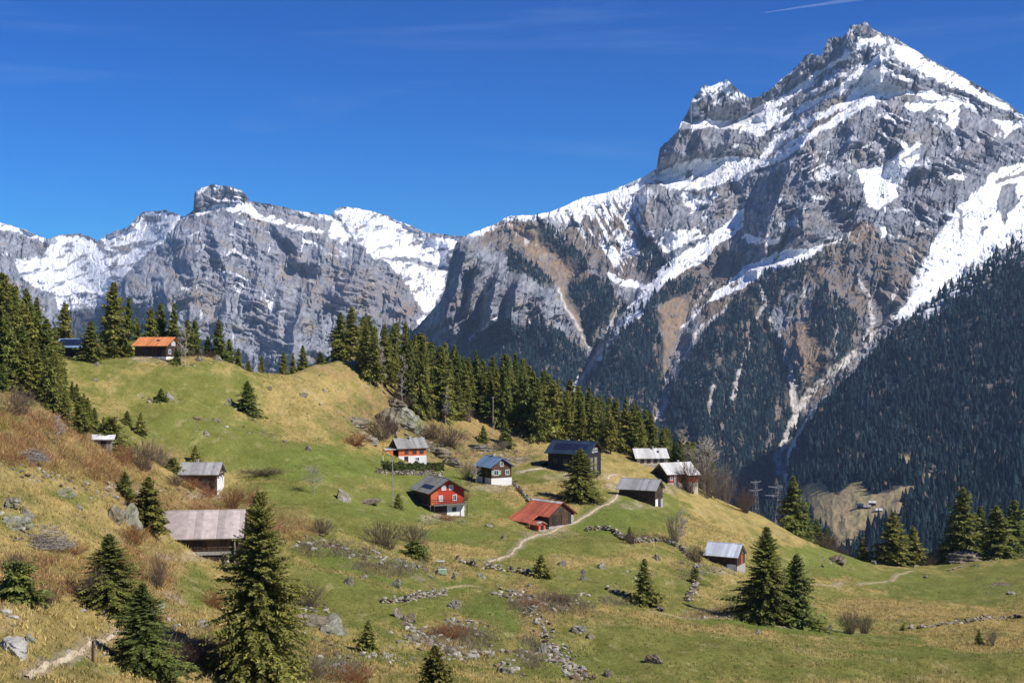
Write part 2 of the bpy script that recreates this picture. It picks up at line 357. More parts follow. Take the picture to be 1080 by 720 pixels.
def snowB_polys():
    return [[(938, 45), (955, 48), (979, 63), (1010, 79), (1040, 96), (1080, 122), (1110, 142), (1074, 124), (1040, 108), (1021, 98), (990, 86), (965, 74), (948, 65), (940, 56)],
            [(905, 42), (930, 38), (934, 46), (905, 56), (885, 66), (868, 78), (850, 92), (832, 104), (818, 114), (806, 122), (795, 128), (778, 140), (768, 134), (790, 118), (812, 106), (830, 96), (850, 84), (868, 70), (888, 56)],
            [(930, 56), (905, 72), (886, 89), (856, 106), (828, 119), (816, 127), (826, 129), (860, 113), (892, 95), (912, 79), (933, 63)],
            [(934, 68), (915, 76), (890, 107), (868, 116), (842, 130), (818, 143), (813, 151), (838, 141), (870, 125), (895, 113), (922, 93), (938, 77)],
            [(936, 84), (915, 96), (895, 112), (872, 129), (850, 140), (822, 156), (801, 175), (822, 173), (850, 151), (868, 139), (880, 134), (900, 121), (925, 109), (946, 101)],
            [(934, 84), (950, 92), (985, 97), (1003, 105), (985, 105), (955, 100), (935, 100)], [(950, 114), (962, 109), (998, 106), (1012, 109), (1013, 126), (1009, 138), (998, 132), (1000, 122), (985, 114), (962, 118)],
            [(1044, 126), (1062, 128), (1082, 126), (1080, 134), (1070, 138), (1060, 146), (1056, 134)], [(903, 178), (925, 177), (943, 166), (968, 149), (973, 152), (950, 170), (972, 161), (964, 178), (952, 192), (942, 208), (928, 222), (914, 218), (911, 198)],
            [(1090, 168), (1062, 175), (1044, 184), (1030, 197), (1014, 216), (995, 240), (979, 262), (984, 280), (962, 310), (942, 334), (952, 336), (990, 306), (1030, 270), (1062, 246), (1090, 226)],
            [(690, 182), (722, 170), (760, 166), (798, 164), (812, 168), (796, 178), (775, 190), (748, 198), (716, 201), (692, 194), (672, 200), (660, 206), (640, 211), (606, 218), (596, 217), (640, 202), (668, 192)],
            [(735, 124), (760, 126), (790, 125), (800, 119), (832, 112), (818, 132), (800, 148), (794, 140), (770, 136), (748, 134), (730, 140)], (0.72, [(740, 92), (766, 84), (786, 100), (782, 112), (764, 100), (750, 112), (742, 104)]),
            [(697, 282), (735, 256), (768, 234), (774, 222), (787, 219), (782, 240), (762, 258), (738, 277), (716, 290), (694, 303), (680, 303)], [(896, 245), (880, 258), (858, 261), (835, 262), (815, 268), (790, 279), (772, 294), (752, 309), (744, 321), (766, 312), (792, 298), (815, 287), (842, 276), (862, 268)],
            [(812, 150), (846, 130), (846, 136), (815, 158), (800, 172), (790, 176)], [(700, 288), (684, 302), (668, 318), (652, 336), (640, 354), (648, 352), (668, 334), (690, 312), (712, 292)], [(680, 318), (662, 338), (646, 354), (640, 362), (660, 348), (682, 330)],
            [(634, 374), (650, 366), (640, 379), (630, 380)], [(606, 400), (622, 378), (612, 398), (602, 414)], [(496, 356), (508, 344), (523, 334), (526, 338), (508, 350), (494, 362)], [(700, 243), (735, 240), (745, 248), (715, 262), (700, 268)], [(720, 200), (738, 205), (735, 222), (722, 218)],
            [(1000, 184), (1022, 186), (1018, 192), (992, 188)], [(784, 247), (804, 250), (826, 250), (820, 258), (800, 258), (780, 254)], [(985, 255), (1000, 246), (990, 262)], [(640, 286), (664, 296), (690, 302), (688, 308), (664, 304), (640, 296)],
            [(742, 322), (720, 340), (714, 350), (730, 336), (752, 314)], [(930, 238), (938, 240), (936, 252), (931, 250)]]
def terrace(q, u, v, period, amp, seed):
    """cliff bands and ledges along the beds of the rock; returns relief and where the ledges are"""
    t = q / period + .9 * fbm(u / 45, v / 45, 3, seed) + .12 * fbm(u / 6, v / 6, 2, seed + 4); w = 1 - (t - np.floor(t)); g = sstep(-.15, .30, fbm(u / 50, v / 32, 3, seed + 7))
    return -amp * g * (sstep(.66, 1.0, w) - w), sstep(.62, .74, w) * sstep(1.0, .93, w) * g
def bedsB(u, v): return .82 * v + .57 * np.minimum(u - 930, 0) - .41 * np.maximum(u - 930, 0)
def bedsA(u, v): return .93 * v + .30 * np.minimum(u - 215, 0) - .30 * np.maximum(u - 215, 0)
def gullyline(u, v, seed): return sstep(.80, .95, ridged((u + .22 * v) / 17, v / 85, 2, seed))
def detB(u, v, k):
    r = 62 * (ridged(u / 70, v / 130, 3, 20) - .5) + 44 * (ridged((u + .35 * v) / 30, (v - .2 * u) / 62, 4, 24) - .5) + 15 * fbm(u / 7, v / 12, 4, 31) + 6 * fbm(u / 2.2, v / 2.5, 2, 37)
    crk = sstep(.74, .97, ridged((u + .3 * v) / 9, (v - .25 * u) / 32, 3, 44)) * 14 + sstep(.78, .97, ridged(u / 6, v / 13, 2, 47)) * 3
    r = r - crk
    st = np.sin((v + .42 * u + 9 * fbm(u / 30, v / 30, 2, 50)) / 3.1) * 4 + np.sin((v + .5 * u) / 9.0 + 3 * fbm(u / 40, v / 40, 2, 51)) * 8
    q = bedsB(u, v); t1, _ = terrace(q, u, v, 19, 85, 500); t2, _ = terrace(q, u, v, 7, 30, 520)
    return r * (0.35 + .65 * k) + (t1 + t2 - 22 * gullyline(u, v, 48) + st * .4) * k
snow_polys = snowB_polys()
forestB = [[(440, 352), (470, 372), (505, 352), (530, 338), (548, 345), (560, 340), (580, 350), (596, 352), (612, 372), (622, 384), (606, 420), (600, 650), (400, 650), (400, 340)], [(598, 292), (612, 290), (640, 300), (655, 318), (650, 332), (636, 345), (628, 366), (618, 356), (606, 330), (600, 312)],
           [(606, 415), (618, 398), (642, 372), (668, 335), (690, 322), (702, 336), (690, 348), (700, 366), (700, 400), (694, 450), (690, 650), (590, 650)], [(702, 650), (702, 430), (714, 402), (737, 362), (762, 332), (792, 300), (822, 282), (836, 286), (824, 312), (810, 330), (832, 368), (846, 402), (848, 425), (826, 462), (816, 500), (816, 650)],
           [(862, 308), (872, 302), (884, 318), (904, 336), (909, 350), (904, 366), (888, 372), (872, 374), (862, 362), (849, 342), (856, 326)], [(874, 372), (896, 370), (878, 392), (856, 412), (852, 400)], [(640, 352), (700, 300), (742, 296), (735, 305), (700, 318), (668, 330), (640, 362)], [(676, 240), (706, 280), (690, 298), (676, 285)],
           (.8, [(535, 262), (560, 276), (572, 285), (583, 300), (574, 304), (552, 288), (540, 290)]), (.8, [(566, 232), (592, 250), (612, 270), (618, 284), (604, 282), (584, 268), (566, 250)]), (.7, [(838, 275), (848, 270), (850, 290), (840, 305), (826, 320), (812, 330), (826, 300)])]
tanB = [[(703, 314), (724, 314), (728, 330), (714, 350), (708, 366), (703, 398), (692, 372), (700, 352), (688, 336)], [(842, 338), (852, 340), (868, 372), (869, 388), (858, 402), (850, 412), (846, 392), (836, 368), (822, 352)], [(884, 240), (904, 236), (925, 236), (926, 252), (902, 256)], [(536, 232), (562, 238), (590, 262), (620, 286), (640, 302), (618, 298), (600, 302), (612, 340), (624, 362), (616, 366), (600, 334), (588, 300), (560, 278)],
        [(692, 362), (703, 370), (706, 395), (698, 398)], [(632, 376), (646, 368), (622, 398), (608, 412)], [(790, 310), (800, 318), (812, 350), (808, 356), (796, 330)], [(830, 398), (840, 404), (838, 436), (826, 430)]]
brownB = [[(800, 330), (815, 342), (832, 400), (840, 440), (820, 442), (810, 395)], [(850, 340), (872, 372), (872, 420), (846, 436), (844, 392)], [(735, 318), (800, 285), (800, 330), (770, 350), (740, 345)], [(600, 216), (688, 210), (686, 240), (700, 262), (690, 292), (656, 298), (610, 270), (590, 250)], [(850, 300), (845, 268), (895, 248), (935, 255), (975, 238), (984, 262), (962, 308), (940, 336), (905, 366), (900, 336), (880, 304)], [(700, 285), (760, 255), (800, 290), (745, 320), (700, 345), (690, 320)], [(850, 312), (870, 300), (850, 345), (835, 330)], [(505, 238), (560, 234), (600, 260), (560, 270), (510, 258)], [(880, 100), (925, 104), (890, 124), (850, 140)]]
def calmB(u, v):
    s = mask_polys(u.ravel(), v.ravel(), snow_polys + tanB, 3).reshape(u.shape)
    f = mask_polys(u.ravel(), v.ravel(), forestB, 3).reshape(u.shape)
    return np.clip(1 - .8 * s - .55 * f, .12, 1)
B = massif('mountain_peak', 430, 1240, 640, skyB, baseB, 0.72, [(430, 4), (470, 3), (500, 2.2), (600, 1.2), (685, 1.2), (700, 5), (735, 6), (765, 5), (800, 5), (850, 7), (905, 7), (940, 3), (960, 1.2), (1080, 1.5), (1240, 3)], detB, ridB, gulB, ledB, 100, calmB)
U, V, u, v, nz, ny, nx = B.U, B.V, B.wu, B.wv, B.N[..., 2], B.N[..., 1], B.N[..., 0]
eu = u + 2.5 * fbm(U / 6, V / 6, 3, 71); ev = v + 2.5 * fbm(U / 6, V / 6, 3, 75)
n1_ = fbm(U / 18, V / 26, 5, 60); n2_ = fbm(U / 3.5, V / 6, 4, 62, .65); streak = fbm((U + .25 * V) / 3.2, (V - .2 * U) / 26, 4, 66)
c = mixc(np.broadcast_to(ROCK_D, U.shape + (3,)), ROCK_L, np.clip(.5 + .6 * n1_ + .6 * n2_ + .5 * streak + .38 * fbm((.82 * U - .57 * V) / 26, (.57 * U + .82 * V) / 3.0, 3, 64), 0, 1))
c = mixc(c, np.array([.27, .215, .165]), np.clip(.9 * fbm(U / 30, V / 22, 4, 68) + .05, 0, .7))
bm_ = mask_polys(eu.ravel(), ev.ravel(), brownB, 7).reshape(U.shape)
c = mixc(c, BROWN, np.clip(bm_ * (.55 + .9 * n1_ + .7 * n2_ + .9 * (nz - .45)), 0, 1))
c = mixc(c, TAN * .82, np.clip(bm_ * (.02 + 1.4 * fbm(U / 14, V / 20, 4, 73) + .4 * n2_), 0, 1))
tm = mask_polys((eu + 5 * fbm(U / 8, V / 10, 3, 700)).ravel(), (ev + 5 * fbm(U / 8, V / 10, 3, 705)).ravel(), tanB, 4).reshape(U.shape)
c = mixc(c, mixc(np.broadcast_to(TAN * .72, U.shape + (3,)), TAN * 1.2, np.clip(.5 + n2_, 0, 1)), np.clip(tm * (.85 + 1.1 * n2_ + .7 * n1_), 0, 1))
fm = mask_polys(eu.ravel(), ev.ravel(), forestB, 3).reshape(U.shape)
clear = sstep(.10, .26, fbm((U + .22 * V) / 13, V / 60, 4, 81) + .12 * fbm(U / 5, V / 8, 2, 83))
clump = sstep(-.22, .12, fbm(U / 8, V / 11, 3, 87))
FMB = (.35 + .65 * clump) * np.clip(fm * (1.25 + .9 * n1_ + .5 * n2_) - .9 * clear * sstep(540, 440, V) , 0, 1)
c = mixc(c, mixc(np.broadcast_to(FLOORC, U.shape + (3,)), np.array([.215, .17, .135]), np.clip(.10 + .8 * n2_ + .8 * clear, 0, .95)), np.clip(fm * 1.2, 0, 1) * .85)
# snow: painted fields plus what lies on gentle ledges higher up
sm = mask_polys(eu.ravel(), ev.ravel(), snow_polys, 2.2).reshape(U.shape)
hi_ = sstep(230, 60, V) * sstep(1075, 960, U + .0 * V)
qB = bedsB(u, v); _, l1 = terrace(qB, u, v, 19, 85, 500); _, l2 = terrace(qB, u, v, 7, 30, 520); gate = fbm(U / 34, V / 24, 3, 530)
led = np.maximum.reduce([l1 * sstep(.0, .16, gate + .5 * n2_ + .25 * (hi_ - .5)), l2 * sstep(.10, .26, gate + .5 * n2_ + .3 * (hi_ - .5)), gullyline(u, v, 48) * sstep(.08, .22, fbm(U / 26, V / 40, 3, 540) + .4 * n2_)]) * sstep(.02, .3, sstep(300, 120, V)) * (1 - fm)
peak = sstep(.60, .68, .5 + .5 * n2_ + .25 * n1_ + .25 * (nz - .4)) * sstep(118, 70, V + .25 * (900 - U) * (U < 900) * .5)
fan = mask_polys(eu.ravel(), ev.ravel(), [[(600, 216), (640, 208), (690, 200), (678, 222), (676, 238), (694, 246), (702, 262), (690, 278), (668, 286), (655, 300), (646, 284), (626, 258), (606, 240), (575, 226)]], 5).reshape(U.shape)
fs = fan * sstep(.55, .63, .5 + .75 * fbm((U - .5 * V) / 5.5, (V + .3 * U) / 34, 4, 90) + .25 * n2_ + .2 * sstep(260, 215, V))
cap = sstep(7, 3, V - np.broadcast_to(B.top[None], V.shape) + 5 * n2_) * sstep(490, 500, U) * sstep(700, 680, U)
rf = mask_polys(eu.ravel(), ev.ravel(), [[(942, 338), (978, 268), (1030, 250), (1090, 215), (1090, 262), (1040, 288), (985, 318), (945, 348)]], 5).reshape(U.shape)
rfs = rf * sstep(.36, .5, .5 + .8 * fbm((U + .6 * V) / 7, (V - .5 * U) / 9, 4, 92) + .004 * (300 - V))
isl = mask_polys(eu.ravel(), ev.ravel(), [[(846, 60), (868, 56), (872, 72), (852, 78)], [(876, 42), (890, 39), (886, 56), (872, 60)], [(897, 26), (918, 25), (924, 34), (906, 40)], [(894, 42), (904, 40), (902, 56), (892, 54)], [(805, 98), (832, 82), (842, 90), (822, 102), (806, 108)], [(735, 104), (748, 96), (752, 116), (738, 122)], [(1056, 196), (1072, 194), (1074, 212), (1066, 224), (1058, 238), (1052, 222)], [(1034, 240), (1042, 238), (1038, 252)], [(1010, 218), (1015, 222), (1013, 250), (1010, 252)], [(1024, 186), (1036, 182), (1040, 194), (1030, 202)], [(1046, 190), (1086, 180), (1086, 186), (1048, 194)], [(720, 182), (732, 182), (730, 187), (722, 188)], [(688, 190), (700, 192), (690, 195)]], 2).reshape(U.shape)
sn = np.clip(sm * (.92 + .75 * n2_ + .15 * streak + .5 * n1_ + .85 * fbm((.82 * U - .57 * V) / 30, (.57 * U + .82 * V) / 4, 3, 67)), 0, 1); sn = sstep(.48, .60, sn)
sn = np.maximum.reduce([sn, led * .95, peak * .9, fs, cap, rfs, sstep(.37, .42, fbm(U / 16, V / 9, 4, 95) * .5 + .35 * (nz - .5)) * sstep(330, 200, V) * .7 * (1 - fm)]) * (1 - sstep(.35, .7, isl * (1 + .6 * n2_)))
c = mixc(c, mixc(np.broadcast_to(SNOW, U.shape + (3,)), np.array([.70, .72, .76]), np.clip(.3 * n1_ + .1, 0, 1)), sn)
# pale debris tracks down the gullies
deb = np.maximum.reduce([line_mask(eu, ev, [(946, 306), (936, 322), (932, 342), (914, 360), (898, 376), (880, 390), (862, 405)], 2.6, 4.2), line_mask(eu, ev, [(862, 405), (848, 424), (838, 442), (829, 462), (820, 480), (822, 492), (826, 508)], 4.2, 4.2), line_mask(eu, ev, [(704, 398), (700, 415), (703, 425), (692, 440)], 1.8, 2.2),
                         line_mask(eu, ev, [(640, 365), (622, 384), (610, 400), (602, 418)], 1.5, 3.5), line_mask(eu, ev, [(590, 306), (606, 342), (622, 366)], 1.6, 1.0), line_mask(eu, ev, [(812, 336), (826, 360), (836, 400), (838, 430)], 1.5, 4.0), line_mask(eu, ev, [(768, 322), (742, 345), (722, 372), (712, 392)], 2.0, 1.2), line_mask(eu, ev, [(752, 296), (736, 318), (728, 334), (716, 352)], 1.0, .6), line_mask(eu, ev, [(800, 300), (806, 318), (800, 334)], 1.2, 1.8), line_mask(eu, ev, [(846, 292), (850, 318), (846, 340)], 1.0, 1.6), line_mask(eu, ev, [(905, 290), (916, 318), (922, 338), (910, 362)], 1.6, 2.4), line_mask(eu, ev, [(960, 262), (968, 280), (972, 296)], .9, .7), line_mask(eu, ev, [(640, 296), (655, 318), (640, 352)], .8, 1.2), line_mask(eu, ev, [(556, 336), (572, 358), (592, 384)], .9, .7), line_mask(eu, ev, [(790, 362), (780, 392), (772, 420)], .8, 2.2), line_mask(eu, ev, [(745, 380), (752, 410), (748, 440)], .8, 1.6), line_mask(eu, ev, [(880, 318), (884, 350), (880, 380)], .8, .8)])
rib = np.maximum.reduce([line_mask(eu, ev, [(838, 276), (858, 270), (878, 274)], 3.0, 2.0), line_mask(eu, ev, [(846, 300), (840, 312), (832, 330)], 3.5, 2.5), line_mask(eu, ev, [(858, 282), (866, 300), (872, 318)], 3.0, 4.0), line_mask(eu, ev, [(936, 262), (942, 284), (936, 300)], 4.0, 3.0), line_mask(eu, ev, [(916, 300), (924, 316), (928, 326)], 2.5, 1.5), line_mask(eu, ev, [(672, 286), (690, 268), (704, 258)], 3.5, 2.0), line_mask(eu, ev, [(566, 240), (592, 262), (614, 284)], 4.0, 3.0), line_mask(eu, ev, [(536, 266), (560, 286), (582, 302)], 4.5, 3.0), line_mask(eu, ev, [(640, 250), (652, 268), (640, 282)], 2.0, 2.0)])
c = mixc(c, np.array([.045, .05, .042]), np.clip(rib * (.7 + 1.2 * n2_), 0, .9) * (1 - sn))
c = mixc(c, mixc(np.broadcast_to(np.array([.40, .35, .30]), U.shape + (3,)), np.array([.62, .61, .6]), np.clip(.5 + 1.2 * n2_, 0, 1)), deb * np.clip(1.0 + .5 * n2_, 0, 1))
FMB = FMB * (1 - np.clip(2 * deb, 0, 1)) * (1 - np.clip(tm * 1.3, 0, 1)) * (1 - .85 * sn)
MAT_ROCK = rock_mat('mountain rock and snow', 0.03)
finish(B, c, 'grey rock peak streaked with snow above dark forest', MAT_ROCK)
B.FM = FMB

# ------------------------------------------------------------------ the range further off
skyA = [(-170, 215), (-60, 225), (0, 234), (25, 242), (50, 252), (62, 248), (85, 246), (104, 254), (112, 247), (135, 240), (143, 230), (150, 223), (175, 222), (194, 228), (204, 222), (205, 203), (212, 198), (226, 194), (238, 195), (250, 198), (258, 205), (264, 213), (280, 214), (292, 217), (312, 222), (335, 226), (346, 228), (356, 220), (368, 218), (385, 221), (404, 226), (425, 235), (450, 245), (485, 249), (520, 256)]
baseA = [(-170, 215, 7600), (-170, 330, 6700), (0, 240, 7500), (60, 260, 7400), (30, 300, 6900), (110, 260, 7300), (100, 310, 6700), (170, 225, 7250), (160, 270, 6900), (230, 196, 7000), (230, 225, 6900), (200, 260, 6600), (140, 300, 6350), (300, 225, 7000), (270, 280, 6500), (200, 340, 6000), (300, 350, 6050), (365, 220, 7300), (400, 250, 7000), (450, 262, 7050), (485, 252, 7200), (340, 300, 6450), (420, 310, 6500), (440, 340, 6300), (380, 380, 5900), (120, 380, 5950), (0, 380, 6200), (-170, 440, 5900), (520, 300, 7000), (520, 440, 5900), (200, 440, 5500), (350, 440, 5600)]
ridA = [([(186, 235), (160, 265), (135, 295), (118, 330)], 220, 22, 140), ([(206, 198), (205, 220)], 80, 8, 30), ([(222, 232), (230, 262), (240, 300)], 120, 12, 46), ([(345, 250), (334, 290), (322, 350)], 130, 16, 70), ([(300, 300), (296, 330), (286, 390)], 130, 14, 40), ([(262, 236), (274, 280), (262, 340)], 110, 15, 40), ([(384, 256), (376, 285), (352, 320)], 230, 14, 60), ([(196, 262), (205, 300), (196, 350)], 100, 14, 34), ([(318, 320), (310, 350), (306, 390)], 180, 12, 26), ([(170, 290), (180, 330), (178, 370)], 130, 14, 40), ([(240, 310), (236, 340), (228, 380)], 150, 12, 30), ([(290, 236), (312, 262), (318, 285)], 150, 12, 40)]
ledA = [([(200, 226), (262, 220), (330, 240), (372, 250)], 50, 2.5, 26), ([(370, 282), (420, 275), (470, 288)], 120, 3, 40), ([(20, 272), (100, 312), (150, 290)], 60, 3, 40), ([(240, 262), (300, 292), (360, 300)], 50, 2, 22)]
snowA = [[(14, 272), (44, 268), (52, 256), (66, 248), (84, 248), (104, 258), (112, 268), (150, 262), (158, 266), (140, 278), (128, 300), (112, 312), (88, 308), (62, 314), (36, 302), (20, 290)], [(108, 252), (143, 240), (150, 224), (176, 222), (196, 228), (182, 244), (164, 262), (140, 272), (112, 262)], [(205, 224), (230, 216), (262, 215), (272, 228), (246, 224), (224, 224), (206, 230)], [(0, 234), (26, 242), (50, 252), (46, 256), (20, 246), (-30, 236), (-170, 218), (-170, 212)],
         [(264, 214), (276, 222), (300, 234), (330, 240), (346, 243), (352, 236), (336, 228), (342, 222), (372, 250), (362, 256), (340, 246), (318, 244), (290, 236), (266, 230)], [(350, 224), (358, 219), (376, 218), (402, 226), (430, 238), (455, 250), (486, 250), (486, 256), (474, 268), (470, 284), (452, 276), (420, 270), (392, 272), (380, 258), (366, 240)], (.74, [(404, 272), (450, 280), (470, 286), (470, 306), (456, 328), (446, 334), (440, 316), (424, 296)]), [(278, 306), (286, 318), (295, 306), (290, 330), (284, 322)], [(440, 336), (456, 322), (462, 330), (446, 348), (436, 350)],
         (.66, [(55, 312), (110, 310), (130, 302), (124, 322), (98, 330), (60, 328)]), [(206, 200), (226, 195), (236, 196), (222, 199), (210, 206)]]
isA = [[(148, 226), (172, 227), (170, 234), (150, 234)], [(118, 262), (138, 256), (156, 254), (150, 262), (130, 268)], [(270, 222), (286, 218), (296, 222), (280, 230)], [(286, 224), (336, 228), (344, 236), (318, 236), (296, 232)], [(20, 262), (40, 258), (48, 268), (30, 272)]]
def calmA(u, v):
    s = mask_polys(u.ravel(), v.ravel(), snowA, 3).reshape(u.shape); return np.clip(1 - .8 * s, .15, 1)
def detA(u, v, k):
    q = bedsA(u, v); t1, _ = terrace(q, u, v, 17, 95, 600); t2, _ = terrace(q, u, v, 6.5, 34, 620)
    return (t1 + t2 - 24 * gullyline(u, v, 148)) * k + (70 * (ridged(u / 60, v / 100, 3, 120) - .5) + 36 * (ridged((u + .3 * v) / 26, (v - .2 * u) / 52, 4, 124) - .5) + 17 * fbm(u / 6, v / 11, 4, 131) - 22 * sstep(.74, .97, ridged((u + .2 * v) / 14, (v - .2 * u) / 30, 3, 144)) + 8 * fbm(u / 2.2, v / 2.5, 2, 137)) * (.35 + .65 * k) + 7 * k * np.sin((v - .25 * u + 9 * fbm(u / 30, v / 30, 2, 150)) / 3.4)
A = massif('mountain_range', -170, 520, 450, skyA, baseA, 0.72, [(-170, 2), (100, 2), (140, 3), (204, 2), (230, 4), (262, 3), (300, 2.5), (350, 3), (420, 2), (520, 1)], detA, ridA, (), ledA, 200, calmA)
U, V, u, v, nz = A.U, A.V, A.wu, A.wv, A.N[..., 2]
eu = u + 2.5 * fbm(U / 6, V / 6, 3, 171); ev = v + 2.5 * fbm(U / 6, V / 6, 3, 175)
n1_ = fbm(U / 18, V / 26, 5, 160); n2_ = fbm(U / 3.5, V / 6, 4, 162, .65); streak = fbm((U + .2 * V) / 3.2, (V - .2 * U) / 24, 4, 166)
c = mixc(np.broadcast_to(ROCK_D * 1.25, U.shape + (3,)), ROCK_L * 1.05, np.clip(.55 + .6 * n1_ + .6 * n2_ + .5 * streak + .38 * fbm((.9 * U + .4 * V) / 26, (-.4 * U + .9 * V) / 3.2, 3, 164), 0, 1))
bm_ = mask_polys(eu.ravel(), ev.ravel(), [[(300, 262), (345, 282), (400, 280), (470, 300), (455, 330), (420, 345), (340, 322), (310, 300)], [(280, 225), (344, 236), (340, 246), (300, 240)], [(200, 290), (240, 300), (220, 330), (170, 320)]], 9).reshape(U.shape)
c = mixc(c, np.array([.23, .18, .14]), np.clip(bm_ * (.35 + 1.3 * n1_ + .5 * n2_), 0, .95))
c = mixc(c, np.array([.30, .235, .165]), np.clip(1.6 * fbm(U / 26, (V - .3 * U) / 12, 4, 168) - .15, 0, .75))
sm = mask_polys(eu.ravel(), ev.ravel(), snowA, 2.4).reshape(U.shape); isl = mask_polys(eu.ravel(), ev.ravel(), isA, 2.5).reshape(U.shape)
sn = sstep(.45, .62, np.clip(sm * (.96 + .9 * n2_ + .15 * streak + .5 * n1_), 0, 1)) * (1 - sstep(.35, .7, isl * (1 + .6 * n2_)))
sn = sn * (1 - .95 * sstep(.16, .30, fbm(U / 16, (V + .3 * U) / 7, 4, 650) + .25 * n2_))
qA = bedsA(u, v); _, l1 = terrace(qA, u, v, 17, 95, 600); _, l2 = terrace(qA, u, v, 6.5, 34, 620); gate = fbm(U / 34, V / 24, 3, 630)
sn = np.maximum.reduce([sn, l1 * sstep(.16, .30, gate + .5 * n2_ + .004 * (260 - V)), l2 * sstep(.22, .36, gate + .5 * n2_ + .004 * (255 - V)), gullyline(u, v, 148) * sstep(.24, .36, fbm(U / 26, V / 40, 3, 640) + .4 * n2_)])
c = mixc(c, SNOW, sn)
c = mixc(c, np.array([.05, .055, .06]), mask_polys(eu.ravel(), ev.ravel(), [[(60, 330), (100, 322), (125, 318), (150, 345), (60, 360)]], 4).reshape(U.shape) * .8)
finish(A, c, 'pale grey rock range with snowfields along its crest', MAT_ROCK)

# ------------------------------------------------------------------ the forested flank across the valley
skyC = [(800, 560), (812, 530), (822, 512), (828, 498), (830, 478), (840, 452), (858, 428), (880, 408), (900, 390), (918, 368), (938, 350), (962, 334), (1000, 304), (1040, 274), (1062, 260), (1080, 250), (1150, 215), (1260, 165)]
baseC = [(830, 490, 2950), (840, 450, 3050), (880, 408, 3150), (938, 348, 3350), (1000, 302, 3500), (1080, 250, 3700), (1260, 165, 3950), (900, 450, 2750), (960, 420, 2850), (1040, 380, 2950), (1100, 340, 3100), (860, 520, 2250), (920, 500, 2250), (900, 540, 2000), (960, 520, 2050), (1000, 500, 2250), (1080, 480, 2300), (880, 600, 1750), (1000, 600, 1700), (1100, 600, 1650), (800, 600, 1850), (800, 650, 1650), (1240, 500, 2200), (1240, 650, 1500), (1000, 650, 1520)]
ridC = [([(960, 350), (950, 420), (930, 490)], 60, 40, 60), ([(1040, 300), (1030, 380), (1010, 470)], 80, 50, 60), ([(1100, 280), (1090, 380), (1070, 480)], 90, 50, 60)]
def detC(u, v, k): return 26 * (ridged(u / 60, v / 90, 4, 220) - .5) + 8 * fbm(u / 9, v / 12, 4, 224)
C = massif('mountain_flank', 800, 1260, 650, skyC, baseC, 1.0, [(800, 1), (1260, 2)], detC, ridC, (), (), 300)
U, V, u, v, nz = C.U, C.V, C.wu, C.wv, C.N[..., 2]
eu = U + 2.5 * fbm(U / 6, V / 6, 3, 271); ev = V + 2.0 * fbm(U / 6, V / 6, 3, 275)
n1_ = fbm(U / 22, V / 18, 5, 260); n2_ = fbm(U / 4, V / 4, 4, 262, .6)
CLEAR = [[(846, 512), (868, 506), (874, 518), (884, 522), (894, 512), (908, 506), (916, 520), (934, 520), (952, 513), (968, 512), (964, 520), (948, 528), (970, 536), (950, 546), (934, 556), (918, 562), (904, 580), (884, 586), (864, 566), (842, 536)], [(895, 478), (918, 476), (912, 484), (896, 484)], [(974, 500), (986, 496), (982, 508), (974, 512)], [(946, 482), (962, 478), (966, 488), (950, 492)], [(892, 470), (904, 474), (898, 486)]]
cl = mask_polys(eu.ravel(), ev.ravel(), CLEAR, 1.5).reshape(U.shape)
thin = sstep(.08, .30, n1_ + .3 * n2_) * sstep(280, 340, V) * sstep(560, 470, V)
edge = V - np.broadcast_to(C.top[None], V.shape)
rub = line_mask(eu, ev, [(940, 350), (919, 371), (901, 393), (881, 411), (862, 428), (846, 452), (838, 468), (830, 482), (828, 496), (830, 512), (832, 524)], 2.4, 4.6)
c = mixc(np.broadcast_to(FLOORC, U.shape + (3,)), np.array([.15, .13, .12]), np.clip(thin * .9 + .12 + .7 * n2_, 0, .95))
c = mixc(c, SNOW, sstep(.45, .6, .4 * sstep(60, 0, edge) * sstep(930, 990, U) + .5 * n2_ + .25 + .3 * n1_) * sstep(40, 4, edge) * sstep(930, 960, U) * .9)
c = mixc(c, mixc(np.broadcast_to(np.array([.36, .265, .15]), U.shape + (3,)), np.array([.27, .23, .11]), np.clip(.5 + .9 * n1_, 0, 1)), cl)
c = mixc(c, mixc(np.broadcast_to(np.array([.38, .33, .28]), U.shape + (3,)), np.array([.58, .56, .54]), np.clip(.5 + 1.3 * n2_, 0, 1)), rub)
finish(C, c, 'dark forested flank across the valley with a brown clearing', MAT_ROCK)
C.FM = (.45 + .55 * sstep(-.20, .10, fbm(U / 9, V / 9, 3, 287) + .2 * n1_)) * np.clip(1.15 - 1.1 * thin + .3 * n2_, 0, 1) * (1 - np.clip(cl * 1.5, 0, 1)) * (1 - np.clip(rub * 1.6, 0, 1)) * np.clip(.25 + sstep(0, 55, edge + 14 * n1_) + sstep(960, 920, U), 0, 1)

